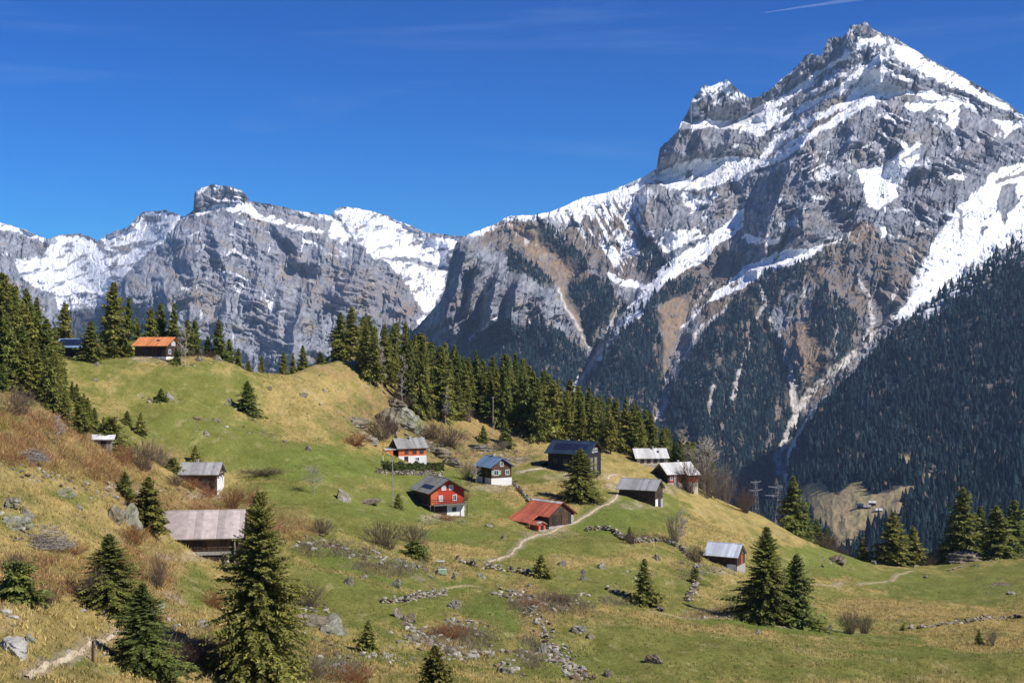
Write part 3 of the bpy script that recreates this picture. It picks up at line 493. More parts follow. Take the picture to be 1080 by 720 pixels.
# ------------------------------------------------------------------ far woods: thousands of small spruces, one mass per mountainside
m, nt, b = new_mat('far spruce'); L = nt.links; b.inputs['Roughness'].default_value = 1.0; b.inputs['Specular IOR Level'].default_value = 0.0
at = N(nt, 'ShaderNodeAttribute', attribute_name='tone'); L.new(at.outputs['Color'], b.inputs['Base Color']); MAT_FARTREE = m
def far_wood(M, n, h0, h1, label, seed, region=None):
    g = np.random.default_rng(seed)
    w = (M.FM * (M.D ** 1.0)).ravel()
    if region is not None: w = w * region(M.U, M.V).ravel()
    w = w / w.sum(); idx = g.choice(len(w), n, p=w)
    base = M.P.reshape(-1, 3)[idx] + g.normal(0, 2, (n, 3)) * [1, 1, 0]
    h = g.uniform(h0, h1, n) * np.exp(g.normal(0, .28, n)); r = h * g.uniform(.22, .33, n)
    K = 6; a = np.arange(K) * 2 * np.pi / K
    vs, fs, cs = [], [], []
    # three stacked ragged skirts
    off = 0
    for (zb, zt, rs) in ((-.08, .55, 1.0), (.28, .82, .68), (.58, 1.0, .38)):
        jr = g.uniform(.65, 1.3, (n, K)); ph = g.random(n)[:, None] * 6
        ring = np.stack([base[:, None, 0] + np.cos(a + ph) * r[:, None] * rs * jr, base[:, None, 1] + np.sin(a + ph) * r[:, None] * rs * jr, np.broadcast_to(base[:, None, 2] + h[:, None] * zb, (n, K)) + g.uniform(-.06, .06, (n, K)) * h[:, None]], -1)
        tip = np.stack([base[:, 0], base[:, 1], base[:, 2] + h * zt], -1)[:, None]
        vv = np.concatenate([ring, tip], 1); vs.append(vv.reshape(-1, 3))
        i = np.arange(n)[:, None] * (K + 1); k = np.arange(K)[None]
        fs.append(np.stack([i + k, i + (k + 1) % K, np.broadcast_to(i + K, (n, K))], -1).reshape(-1, 3) + off); off += n * (K + 1)
        kind = (g.random(n) < .015 + .10 * sstep(.1, .4, fbm(M.U.ravel()[idx] / 14, M.V.ravel()[idx] / 12, 3, 410)))[:, None]
        t0 = np.where(kind, np.array([[.16, .12, .09]]), np.array([[.018, .031, .034]]) * g.uniform(.45, 1.6, (n, 1)) * (1 + .7 * fbm(M.U.ravel()[idx] / 22, M.V.ravel()[idx] / 18, 3, 400))[:, None].clip(.4, 2))
        cs.append(np.repeat(t0[:, None], K + 1, 1).reshape(-1, 3))
    me = mesh_np('far_forest', np.concatenate(vs), np.concatenate(fs), MAT_FARTREE); set_color(me, 'tone', np.concatenate(cs))
    tag(link('far_forest', me), label, 'forest', kind='stuff')
far_wood(B, 27000, 13, 23, 'dark spruce forest covering the foot of the rock peak', 5)
far_wood(C, 23000, 13, 22, 'blue green spruce forest covering the flank across the valley', 6)
def on_flank(u_, v_):
    k = np.argmin((C.U - u_) ** 2 + (C.V - v_) ** 2); return Vector(C.P.reshape(-1, 3)[k].tolist())
FARM = [on_flank(*q) for q in ((914, 536), (927, 539), (907, 536), (920, 533))]
del A, B, C, U, V, u, v, eu, ev, c
# ================================================================== the meadow and the valley floor: one sheet
CTRL = [(-150, 720, 66), (-150, 600, 90), (-150, 500, 110), (-150, 430, 135), (0, 720, 68), (0, 680, 73), (0, 620, 88), (0, 560, 103), (0, 500, 118), (0, 440, 137), (0, 418, 160),
        (60, 720, 72), (60, 660, 82), (60, 600, 98), (60, 540, 113), (60, 490, 127), (60, 455, 144), (120, 720, 78), (120, 660, 92), (120, 600, 110), (120, 540, 128), (120, 500, 142), (110, 472, 162),
        (200, 720, 84), (200, 650, 105), (200, 605, 135), (203, 582, 158), (200, 550, 178), (210, 518, 212), (270, 716, 89), (270, 650, 112), (280, 600, 142), (280, 560, 170), (270, 530, 200),
        (350, 720, 95), (350, 650, 122), (350, 600, 152), (350, 560, 182), (350, 520, 218), (340, 480, 245), (330, 440, 275), (340, 410, 300), (360, 392, 318),
        (440, 720, 98), (440, 660, 130), (440, 610, 165), (440, 570, 200), (450, 542, 235), (430, 489, 287), (420, 472, 300), (420, 442, 316), (430, 420, 338),
        (540, 720, 105), (540, 660, 140), (540, 610, 178), (540, 570, 215), (565, 560, 236), (515, 512, 283), (540, 482, 312), (530, 462, 335),
        (640, 720, 112), (640, 660, 150), (640, 610, 190), (640, 570, 222), (620, 530, 258), (610, 502, 292), (640, 488, 325), (655, 478, 345),
        (740, 720, 118), (740, 660, 165), (740, 620, 205), (765, 600, 232), (740, 560, 262), (690, 532, 292), (705, 514, 316), (735, 516, 332),
        (840, 720, 122), (840, 680, 155), (840, 650, 198), (840, 620, 240), (850, 598, 290), (940, 720, 126), (940, 680, 165), (940, 650, 210), (940, 625, 262), (940, 610, 310),
        (1080, 720, 130), (1080, 680, 172), (1080, 650, 215), (1080, 620, 275), (1080, 605, 315), (1250, 720, 132), (1250, 680, 175), (1250, 650, 220), (1250, 615, 290),
        (140, 400, 252), (200, 400, 262), (130, 430, 236), (170, 430, 240), (160, 472, 218), (220, 440, 245), (220, 480, 225), (260, 420, 268), (280, 440, 270),
        (20, 428, 180), (60, 430, 192), (95, 442, 202), (40, 405, 215), (80, 388, 245), (0, 392, 215), (-100, 400, 200), (-150, 385, 230)]
CREST = [(60, 380, 262), (100, 378, 265), (150, 376, 272), (200, 380, 277), (250, 387, 281), (265, 395, 288), (290, 394, 303), (320, 390, 317), (345, 384, 327), (375, 381, 337), (410, 392, 345), (450, 415, 350), (500, 434, 355), (560, 450, 358), (620, 464, 362), (670, 482, 362), (720, 503, 350),
         (762, 528, 340), (800, 546, 340), (840, 566, 342), (880, 583, 346), (920, 596, 349), (960, 599, 350), (1000, 594, 352), (1040, 591, 350), (1080, 592, 346), (1200, 596, 342), (1280, 600, 340), (-120, 378, 270), (0, 378, 265)]
XYZ = [px2w(*p) for p in CTRL + CREST]
for (u_, v_, d_) in CREST:
    x_, y_, z_ = px2w(u_, v_, d_)
    XYZ.append((x_ * (1 + 28 / d_), y_ + 28, z_ - 8)); XYZ.append((x_ * (1 + 110 / d_), y_ + 110, z_ - 48))
XYZ += [(0, 3, -1.9), (-8, 3, -1.2), (8, 3, -2.6), (0, 18, -7), (-14, 18, -5), (14, 18, -9), (0, 40, -15), (-18, 40, -13.5), (-34, 40, -11), (18, 40, -17.5), (40, 40, -20), (0, 65, -21), (30, 65, -23.5), (60, 80, -29)]
_GF = tps_fit([(p[0], p[1]) for p in XYZ], [p[2] for p in XYZ], reg=8.0)
SA = np.linspace(-0.62, 0.62, 1000)
YR = np.concatenate([np.geomspace(3, 55, 50)[:-1], np.geomspace(55, 470, 780)[:-1], np.geomspace(470, 14500, 60)])
gX = SA[None] * YR[:, None]; gY = np.broadcast_to(YR[:, None], gX.shape)
inner = YR < 471
cj = np.linspace(0, len(SA) - 1, 160).astype(int)
ci = np.unique(np.concatenate([np.arange(0, inner.sum(), 6), [inner.sum() - 1]]))
coarse = tps_eval(_GF, gX[np.ix_(ci, cj)], gY[np.ix_(ci, cj)])
tmp = np.stack([np.interp(np.arange(len(SA)), cj, r) for r in coarse])
gZ = np.empty(gX.shape)
rows = np.arange(inner.sum())
i0 = np.clip(np.searchsorted(ci, rows, 'right') - 1, 0, len(ci) - 2); fa = ((rows - ci[i0]) / (ci[i0 + 1] - ci[i0]))[:, None]
# Catmull-Rom along the rows keeps slopes smooth
def _row(k): return tmp[np.clip(k, 0, len(ci) - 1)]
p0, p1, p2, p3 = _row(i0 - 1), _row(i0), _row(i0 + 1), _row(i0 + 2)
gZ[inner] = p1 + .5 * fa * (p2 - p0 + fa * (2 * p0 - 5 * p1 + 4 * p2 - p3 + fa * (3 * (p1 - p2) + p3 - p0)))
zl = gZ[inner][-1]
yo = YR[~inner]; fo = sstep(470, 1400, yo)[:, None]
gZ[~inner] = (zl[None] - (yo[:, None] - 470) * .25) * (1 - fo) + fo * np.interp(yo, [470, 1400, 3500, 15000], [-250, -352, -640, -640])[:, None]

gU = 540 + SA[None] * F + 0 * gX; gV = 360 - gZ / gY * F        # where each bit of ground sits in the photograph, for placing turf kinds
def ell(blobs, warp=9):
    wu = gU + warp * fbm(gX / 6, gY / 9, 3, 310) + 3 * fbm(gX / 1.7, gY / 2.4, 2, 315); wv = gV + warp * .5 * fbm(gX / 7, gY / 10, 3, 320) + 1.5 * fbm(gX / 1.7, gY / 2.4, 2, 325)
    out = np.zeros(gX.shape)
    for b in blobs:
        cu, cv, ru, rv = b[:4]; wt = b[4] if len(b) > 4 else 1.0; an = R(b[5]) if len(b) > 5 else 0
        k = (np.abs(wu - cu) < 2 * max(ru, rv)) & (np.abs(wv - cv) < 2 * max(ru, rv)) & (gY < 400)
        if not k.any(): continue
        du, dv = wu[k] - cu, wv[k] - cv; p = (du * math.cos(an) + dv * math.sin(an)) / ru; q = (-du * math.sin(an) + dv * math.cos(an)) / rv
        out[k] = np.maximum(out[k], wt * sstep(1.25, .55, np.hypot(p, q)))
    return out
GREEN = [(200, 420, 75, 34, .62), (185, 455, 60, 30, .8), (250, 465, 60, 28, .85), (330, 490, 110, 26, .95), (310, 525, 90, 14, .8), (420, 535, 120, 20, .95), (450, 505, 60, 14, .9), (400, 560, 60, 14, .7), (480, 565, 60, 9, .9), (350, 585, 60, 12, .7, 12), (400, 598, 95, 14, .95, 12), (360, 625, 60, 20, .85), (430, 640, 70, 20, .7), (520, 650, 42, 34, 1.0, 20), (580, 690, 60, 20, .8), (470, 615, 50, 10, .8),
         (560, 580, 40, 10, .8), (650, 543, 60, 22, .95, -8), (690, 540, 40, 20, .85), (600, 575, 60, 10, .7), (640, 605, 60, 10, .75), (700, 610, 60, 16, .6), (620, 625, 50, 12, .6), (720, 690, 170, 26, .75), (860, 700, 150, 18, .6), (830, 663, 130, 5, .95, 6), (960, 690, 120, 7, .9, 4), (880, 585, 60, 14, .9), (870, 600, 60, 12, .9), (940, 610, 60, 10, .85), (1010, 620, 90, 14, .8), (1060, 605, 60, 10, .7), (1050, 705, 60, 12, .6), (790, 630, 40, 14, .6),
         (545, 505, 30, 12, .6), (560, 540, 40, 10, .6), (70, 520, 40, 9, .75, 8), (40, 545, 40, 7, .5), (200, 618, 26, 22, .8), (85, 700, 60, 6, .9), (60, 690, 34, 8, .5), (330, 570, 36, 7, .6), (640, 560, 40, 8, .8), (450, 690, 40, 10, .5), (100, 382, 30, 5, .4)]
DRY = [(880, 692, 170, 6, .7, 2), (740, 704, 150, 6, .6), (1010, 684, 90, 6, .7), (640, 682, 60, 7, .7), (320, 415, 70, 26, 1.0, -15), (300, 450, 40, 14, .8), (400, 470, 40, 12, .8), (755, 548, 50, 26, .95, 25), (820, 560, 50, 12, .8, 25), (960, 645, 120, 13, .95), (1000, 665, 100, 9, .8), (620, 588, 90, 5, .9), (480, 583, 70, 5, .95), (700, 600, 30, 10, .6), (700, 648, 120, 5, .7), (40, 640, 110, 40, .9), (30, 575, 70, 22, .8), (240, 690, 60, 20, .7), (640, 500, 40, 14, .85), (560, 520, 40, 12, .7), (590, 470, 60, 14, .9), (540, 450, 60, 16, 1.0), (900, 565, 60, 6, .7), (880, 612, 70, 3, .9), (330, 720, 90, 8, .6), (720, 665, 60, 6, .5), (130, 690, 50, 10, .8), (760, 625, 20, 16, .6)]
REDD = [(60, 450, 70, 26, 1.0, 30), (20, 470, 50, 22, .9), (110, 500, 60, 12, .8, 30), (150, 480, 40, 16, .8), (200, 530, 70, 18, .85), (290, 545, 50, 14, .7, 20), (160, 620, 34, 60, .6), (90, 620, 50, 16, .6), (20, 610, 30, 16, .6), (420, 430, 60, 34, .8), (480, 470, 50, 22, .8), (380, 440, 40, 26, .6), (360, 395, 30, 8, .7), (520, 455, 50, 16, .7), (560, 480, 40, 10, .5), (420, 600, 60, 8, .5, 15), (320, 690, 50, 20, .6), (210, 680, 36, 20, .7), (590, 640, 60, 10, .6, 20), (490, 670, 50, 20, .5), (560, 645, 24, 40, .5, -20), (160, 545, 30, 20, .7)]
gN1 = fbm(gX / 22, gY / 30, 4, 330); gN2 = fbm(gX / 3.5, gY / 6, 4, 335, .6); gN3 = fbm(gX / .8, gY / 1.3, 3, 340, .6); gN4 = fbm(gX / 30, (gY * .5 + gZ * 5) / 9, 4, 345)
G_GREEN = ell(GREEN); G_DRY = ell(DRY); G_RED = ell(REDD, 12)
leftside = sstep(330, 160, gU) * sstep(430, 520, gV)
dry = np.clip(.62 - .60 * G_GREEN + .42 * G_DRY + .35 * leftside + .6 * gN1 + .62 * gN2 + .3 * gN4 + .22 * gN3, 0, 1)
red = np.clip(G_RED * (.75 + 1.1 * gN2 + .4 * gN3), 0, 1)
rough = np.clip(.22 + .6 * G_RED + .5 * leftside + .25 * G_DRY, 0, 1.2)
near = (gY > 30) & (gY < 460)
bump = 1.7 * fbm(gX / 26, gY / 26, 3, 350) + rough * (1.3 * fbm(gX / 9, gY / 9, 4, 355) + .28 * fbm(gX / 1.6, gY / 1.6, 3, 360)) + .22 * fbm(gX / 4.5, gY / 4.5, 3, 362) + .08 * fbm(gX / .7, gY / .7, 2, 365)
# small erosion steps where cattle tread the slope
stepy = np.sin(gZ * 5.5 + 4 * fbm(gX / 9, gY / 9, 3, 370)) * .07 * np.clip(.3 + gN1, 0, 1)
gZ = gZ + np.where(near, bump + stepy, 0)
gV = 360 - gZ / gY * F
mixg = lambda a, b, t: np.asarray(a) + (np.asarray(b) - np.asarray(a)) * t[..., None]
gcol = mixg(mixg([.112, .122, .026], [.185, .178, .050], np.clip(.5 + gN2 + .5 * gN3, 0, 1)), mixg([.215, .170, .058], [.36, .265, .10], np.clip(.5 + .8 * gN2 + .6 * gN3, 0, 1)), sstep(.22, 1.12, dry))
gcol = mixg(gcol, mixg([.075, .125, .020], [.12, .165, .032], np.clip(.5 + gN2, 0, 1)), np.clip(G_GREEN * 1.2 - .75 + .45 * gN1 + .45 * gN2 + .25 * gN3, 0, .7))
spk = sstep(.30, .55, fbm(gX / 1.4, gY / 2.2, 3, 390, .65) + .35 * gN1)
gcol = mixg(gcol, [.12, .085, .04], spk * np.clip(.25 + .5 * rough, 0, .7))
straw_ = sstep(.25, .5, fbm(gX / 2.4, gY / 5, 3, 393, .6))
gcol = mixg(gcol, [.36, .30, .15], straw_ * .35)  # paler straw patches scattered by noise
gcol = mixg(gcol, mixg([.15, .095, .05], [.29, .18, .085], np.clip(.5 + gN3 + .4 * gN2, 0, 1)), red * .8)
bare = np.clip(sstep(.34, .5, fbm(gX / 5, gY / 6, 4, 380) + .2 * gN3) * rough * .8, 0, 1)
gcol = mixg(gcol, [.28, .235, .18], bare * .7)
yard = ell([(463, 546, 26, 5), (431, 490, 24, 4), (521, 514, 22, 5), (606, 503, 34, 5), (578, 562, 26, 5), (676, 533, 26, 4), (765, 602, 26, 5), (205, 586, 50, 6), (214, 522, 26, 5), (712, 516, 26, 4), (166, 379, 30, 4), (655, 512, 20, 5)], 6)
gcol = mixg(gcol, mixg([.20, .15, .09], [.38, .32, .22], np.clip(.5 + gN3 + gN2, 0, 1)), np.clip(yard * (.5 + .8 * gN2), 0, .8))
gcol = gcol * 1.30
valley = sstep(400, 470, gY) + 0 * gX
gcol = mixg(gcol, [.05, .06, .035], valley)

m, nt, b = new_mat('meadow turf'); L = nt.links; b.inputs['Roughness'].default_value = 1.0; b.inputs['Specular IOR Level'].default_value = 0.05
at = N(nt, 'ShaderNodeAttribute', attribute_name='tone'); tc = N(nt, 'ShaderNodeTexCoord')
no = N(nt, 'ShaderNodeTexNoise', Scale=2.2, Detail=9.0, Roughness=0.75); L.new(tc.outputs['Object'], no.inputs['Vector'])
mr = N(nt, 'ShaderNodeMapRange'); mr.inputs['From Min'].default_value = .3; mr.inputs['From Max'].default_value = .7; mr.inputs['To Min'].default_value = 0.62; mr.inputs['To Max'].default_value = 1.3
L.new(no.outputs['Fac'], mr.inputs['Value'])
hs = N(nt, 'ShaderNodeHueSaturation'); L.new(at.outputs['Color'], hs.inputs['Color']); L.new(mr.outputs[0], hs.inputs['Value']); L.new(hs.outputs[0], b.inputs['Base Color'])
bp = N(nt, 'ShaderNodeBump', Strength=1.0, Distance=0.35); L.new(no.outputs['Fac'], bp.inputs['Height']); L.new(bp.outputs[0], b.inputs['Normal'])
_ly = np.log(YR)
def ground(x, y):
    x = np.asarray(x, float); y = np.asarray(y, float)
    fi = np.interp(np.log(np.maximum(y, 3)), _ly, np.arange(len(YR))); fj = np.clip((x / np.maximum(y, 3) + .62) / 1.24 * (len(SA) - 1), 0, len(SA) - 1.001)
    i = np.clip(fi.astype(int), 0, len(YR) - 2); j = fj.astype(int); a = fi - i; c_ = fj - j
    return gZ[i, j] * (1 - a) * (1 - c_) + gZ[i + 1, j] * a * (1 - c_) + gZ[i, j + 1] * (1 - a) * c_ + gZ[i + 1, j + 1] * a * c_
_dd = np.arange(45, 400, .4)
def spot(u, v):
    """the point of the ground seen at pixel (u, v) of the photograph; None when the pixel shows no ground"""
    x = (u - 540) / F * _dd; z = (360 - v) / F * _dd; h = np.nonzero(z <= ground(x, _dd))[0]
    if len(h) == 0: return None
    d = _dd[h[0]]
    return Vector(((u - 540) / F * d, d, float(ground((u - 540) / F * d, d))))
def far_spot(u, d):
    x = (u - 540) / F * d
    return Vector((x, d, float(ground(x, d))))
def spot_or(u, v, d):
    p = next((q for q in (spot(u, v + k) for k in range(0, 13)) if q is not None), None)
    return p if p is not None else far_spot(u, d)

PATHS = [([(514, 593), (528, 588), (541, 582), (548, 576), (553, 569), (562, 566), (578, 562), (590, 556), (604, 552), (614, 546), (628, 538), (640, 532), (650, 524), (655, 517)], 1.5), ([(28, 716), (46, 706), (62, 700), (78, 692), (92, 683), (106, 676), (120, 671), (134, 667)], 1.0), ([(548, 498), (566, 495), (584, 493), (592, 496)], 2.0), ([(640, 505), (650, 500), (660, 503), (668, 510), (668, 516)], 1.8), ([(850, 614), (880, 618), (905, 617), (930, 614), (946, 606), (962, 602)], 1.6), ([(690, 645), (740, 652), (790, 656), (830, 662), (880, 664), (910, 666)], 1.4), ([(450, 625), (470, 620), (490, 617), (505, 619)], .9)]
for (pp, pw) in PATHS:      # trodden verges on both sides of each path
    q_ = [spot(*k_) for k_ in pp]; q_ = [(k_.x, k_.y) for k_ in q_ if k_ is not None]
    out_ = np.zeros(gX.shape)
    for (x0, y0), (x1, y1) in zip(q_[:-1], q_[1:]):
        dx, dy = x1 - x0, y1 - y0; b_ = (gX > min(x0, x1) - 4) & (gX < max(x0, x1) + 4) & (gY > min(y0, y1) - 4) & (gY < max(y0, y1) + 4)
        t_ = np.clip(((gX[b_] - x0) * dx + (gY[b_] - y0) * dy) / (dx * dx + dy * dy + 1e-9), 0, 1); dd_ = np.hypot(gX[b_] - x0 - t_ * dx, gY[b_] - y0 - t_ * dy) + .5 * gN3[b_]
        out_[b_] = np.maximum(out_[b_], sstep(pw * .75, pw * .2, dd_))
    gcol = mixg(gcol, mixg([.30, .24, .14], [.44, .37, .26], np.clip(.5 + gN3, 0, 1)), out_ * .8)
me = mesh_np('ground', np.stack([gX, gY, gZ], -1).reshape(-1, 3), grid_faces(*gX.shape), m, smooth=True); set_color(me, 'tone', gcol.reshape(-1, 3))
tag(link('ground', me), 'alpine meadow of green and straw coloured turf', 'meadow', kind='structure')

def drape(name, pts, w, mat, label, lift=.10, jitter=.2, cat='path'):
    """a path laid on the ground along picture points"""
    P = [spot(*p) for p in pts]; P = [p for p in P if p is not None]
    xy = np.array([(p.x, p.y) for p in P]); s = np.concatenate([[0], np.cumsum(np.hypot(*np.diff(xy, axis=0).T))]); n = max(8, int(s[-1] / .5))
    t = np.linspace(0, s[-1], n); x = np.interp(t, s, xy[:, 0]); y = np.interp(t, s, xy[:, 1])
    for _ in range(6): x[1:-1] = (x[:-2] + x[2:] + 2 * x[1:-1]) / 4; y[1:-1] = (y[:-2] + y[2:] + 2 * y[1:-1]) / 4
    tx, ty = np.gradient(x), np.gradient(y); l = np.hypot(tx, ty); nx_, ny_ = -ty / l, tx / l
    K = 7; V = []
    w = w * .36; wl = w * (.5 + jitter * fbm(t / 2.2, t * 0, 4, 400)); wr = w * (.5 + jitter * fbm(t / 2.2, t * 0 + 9, 4, 401))
    for k in range(K):
        f = k / (K - 1); o = -wl + f * (wl + wr); xx, yy = x + nx_ * o, y + ny_ * o
        V.append(np.stack([xx, yy, ground(xx, yy) + lift * (1 if 0 < k < K - 1 else -.6)], -1))
    V = np.stack(V, 1).reshape(-1, 3)
    o = link(name, mesh_np(name, V, grid_faces(n, K), mat, smooth=True)); tag(o, label, cat, kind='structure'); return o
M_PATH = surf('pale trodden earth', (.34, .27, .17), (.52, .43, .30), 1.2, .95, bump=.5, dist=.05)
M_PATHG = surf('faint grassy track', (.24, .21, .08), (.33, .27, .12), 1.2, .95, bump=.4, dist=.05)
drape('footpath', [(514, 593), (528, 588), (541, 582), (548, 576), (553, 569), (562, 566), (578, 562), (590, 556), (604, 552), (614, 546), (628, 538), (640, 532), (650, 524), (655, 517)], 1.5, M_PATH, 'pale earth footpath winding up past the red roofed barn')
drape('footpath', [(28, 716), (46, 706), (62, 700), (78, 692), (92, 683), (106, 676), (120, 671), (134, 667)], 1.0, M_PATH, 'pale stony footpath beside the foreground spruces', lift=.10, jitter=.25)
drape('footpath', [(548, 498), (566, 495), (584, 493), (592, 496)], 2.0, M_PATH, 'pale gravel terrace track below the dark barn house', jitter=.4)
drape('footpath', [(640, 505), (650, 500), (660, 503), (668, 510), (668, 516)], 1.8, M_PATH, 'short earth track between the upper houses')
drape('footpath', [(850, 614), (880, 618), (905, 617), (930, 614), (946, 606), (962, 602)], 1.0, M_PATHG, 'faint grassy track crossing the meadow below the ridge')
drape('footpath', [(690, 645), (740, 652), (790, 656), (830, 662), (880, 664), (910, 666)], 1.4, M_PATHG, 'faint dry track below the pair of spruces')
drape('footpath', [(450, 625), (470, 620), (490, 617), (505, 619)], .9, M_PATHG, 'narrow trodden line across the green field')
# ================================================================== trees and shrubs
def foliage_mat(name, c1, c2, sat=1.0):
    m, nt, b = new_mat(name); L = nt.links; b.inputs['Roughness'].default_value = .75; b.inputs['Specular IOR Level'].default_value = 0.15
    oi = N(nt, 'ShaderNodeObjectInfo'); at = N(nt, 'ShaderNodeAttribute', attribute_name='tone')
    mx = N(nt, 'ShaderNodeMix', data_type='RGBA'); mx.inputs['A'].default_value = (*c1, 1); mx.inputs['B'].default_value = (*c2, 1); L.new(oi.outputs['Random'], mx.inputs['Factor'])
    mu = N(nt, 'ShaderNodeMix', data_type='RGBA', blend_type='MULTIPLY'); mu.inputs['Factor'].default_value = 1.0; L.new(mx.outputs['Result'], mu.inputs['A']); L.new(at.outputs['Color'], mu.inputs['B'])
    L.new(mu.outputs['Result'], b.inputs['Base Color'])
    tr = N(nt, 'ShaderNodeBsdfTranslucent'); L.new(mu.outputs['Result'], tr.inputs['Color'])
    ms = N(nt, 'ShaderNodeMixShader', Fac=.36); L.new(b.outputs[0], ms.inputs[1]); L.new(tr.outputs[0], ms.inputs[2]); L.new(ms.outputs[0], nt.nodes['Material Output'].inputs['Surface'])
    return m
M_SPRUCE = foliage_mat('spruce needles', (.155, .19, .052), (.255, .25, .066))
M_OLIVE = foliage_mat('young spruce needles', (.14, .14, .036), (.18, .17, .042))
M_BARK = surf('spruce bark', (.07, .05, .035), (.16, .12, .09), 9, .9, (1, 1, .3), .6)
M_TWIG = foliage_mat('bare brown twigs', (.17, .12, .085), (.24, .175, .13))
M_PALETWIG = foliage_mat('bare pale twigs', (.25, .21, .165), (.31, .26, .21))
M_REDTWIG = foliage_mat('rusty bare twigs', (.32, .155, .070), (.42, .225, .11))

def spruce_meshes(seed, w, nb, ns, start=.03, droop=.45, ragged=.22, power=.85, mat=None, size=1.0):
    g = np.random.default_rng(seed)
    t = start + (0.985 - start) * (np.arange(nb) + g.random(nb)) / nb
    az = np.arange(nb) * 2.39996 + g.normal(0, .35, nb)
    lob = 1 + .16 * np.sin(2 * az + 9 * t + seed) + .12 * np.sin(3 * az - 14 * t)
    whorl = 1 + .10 * np.sin(t * (46 + 8 * (seed % 5)))
    Rr = w * (np.clip((1 - t), 0, 1) ** power * lob * whorl * (1 + ragged * g.normal(0, 1, nb)).clip(.45, 1.5) + .012)
    Rr *= np.where(t < start + .08, .72 + 3.5 * (t - start), 1).clip(.6, 1)
    up = np.interp(t, [0, .4, .8, 1], [-.05, .12, .55, 1.1]) + g.normal(0, .08, nb)
    dr = np.interp(t, [0, .5, 1], [droop, droop * .8, droop * .3])
    S = np.concatenate([np.linspace(.12, .98, ns)] * 2 + [np.array([.9, 1.0])]); side = np.concatenate([np.ones(ns), -np.ones(ns), [0, 0]])
    k = len(S)
    s = np.clip(S[None] + g.normal(0, .05, (nb, k)), .05, 1.05)
    ca, sa = np.cos(az)[:, None], np.sin(az)[:, None]
    r_ = Rr[:, None] * s; z = t[:, None] + Rr[:, None] * (up[:, None] * s - dr[:, None] * s ** 2 + .12 * s ** 4)
    p = np.stack([ca * r_, sa * r_, z], -1)
    a2 = az[:, None] + side[None] * g.uniform(.5, 1.25, (nb, k))
    ln = (Rr[:, None] * (.14 + .22 * (1 - s)) + .012) * g.uniform(.7, 1.5, (nb, k)) * size
    tilt = g.normal(-.28, .3, (nb, k))
    dv = np.stack([np.cos(a2) * np.cos(tilt), np.sin(a2) * np.cos(tilt), np.sin(tilt)], -1)
    sd = np.stack([-np.sin(a2), np.cos(a2), 0 * a2], -1); ro = g.uniform(-1.15, 1.15, (nb, k))[..., None]
    sd = sd * np.cos(ro) + np.array([0, 0, 1.0]) * np.sin(ro)
    wd = ln[..., None] * g.uniform(.20, .34, (nb, k))[..., None]; l_ = ln[..., None]
    q = np.stack([p, p + dv * l_ * .5 + sd * wd, p + dv * l_ + np.array([0, 0, -1.0]) * l_ * .12, p + dv * l_ * .5 - sd * wd], -2).reshape(-1, 3)
    n = nb * k; f = np.arange(n * 4).reshape(n, 4)
    me = mesh_np('crown', q, f, mat or M_SPRUCE)
    val = (g.uniform(.62, 1.4, (nb, 1)) * g.uniform(.75, 1.3, (nb, k))); warm = g.uniform(.9, 1.15, (nb, k))
    c = np.stack([val * warm, val, val * g.uniform(.8, 1.1, (nb, k))], -1).reshape(-1, 3); set_color(me, 'tone', np.repeat(c, 4, 0))
    tb = MB(); pz = [(0, 0, -.05)] + [(g.normal(0, .003), g.normal(0, .003), zz) for zz in (.2, .45, .7)] + [(0, 0, .97)]; rr = [.018, .015, .011, .007, .002]
    for i in range(4): tb.bar(pz[i], pz[i + 1], rr[i], rr[i + 1], 6)
    return me, tb.mesh('trunk', M_BARK), w

BIG = [spruce_meshes(1, .225, 1400, 34, .035, .45, .40, .80, None, .34), spruce_meshes(2, .24, 1000, 30, .03, .42, .40, .9, None, .40), spruce_meshes(3, .26, 950, 30, .02, .42, .40, .85, None, .40)]
MID = [spruce_meshes(10 + i, w_, 250, 10, st, .5, .30 + .03 * i, pw, None, 1.0) for i, (w_, st, pw) in enumerate([(.20, .05, .8), (.17, .07, .75), (.22, .04, .9), (.18, .10, .7), (.15, .05, .85), (.24, .03, .8), (.16, .16, .6), (.19, .12, 1.0), (.14, .20, .7), (.21, .08, .65)])]
BUSH = [spruce_meshes(30 + i, .42, 170, 7, .02, .3, .25, .6, None, 1.3) for i in range(2)]
OLIVE = [spruce_meshes(40, .24, 240, 8, .03, .4, .28, .85, M_OLIVE, 1.3)]
SMALL = [spruce_meshes(50 + i, .26, 130, 6, .03, .4, .22, .85, None, 1.5) for i in range(2)]

def put_tree(name, kind, p, h, w, label, cat='spruce', group=None):
    """one tree: an empty at the foot of the trunk with a crown and a trunk"""
    crown, trunk, w0 = kind
    t = thing(name, label, cat, p, random.uniform(0, 6.28), group)
    s = (w / 2) / w0
    for nm, me in (('crown', crown), ('trunk', trunk)):
        o = link(nm, me, t); o.scale = (s, s, h)
    t.rotation_euler = (random.gauss(0, .02), random.gauss(0, .02), t.rotation_euler.z)
    return t
def tree_px(name, kind, u, v, hp, wp, label, d=None, group=None, cat='spruce'):
    p = far_spot(u, d) if d else spot_or(u, v, 340)
    sc = p.y / F; h = hp * sc
    if d: h = (360 - (v - hp)) / F * d - p.z      # top where the photograph has it
    p = p - Vector((0, 0, .12)); put_tree(name, kind, p, max(h, 1.2), wp * sc, label, cat, group)

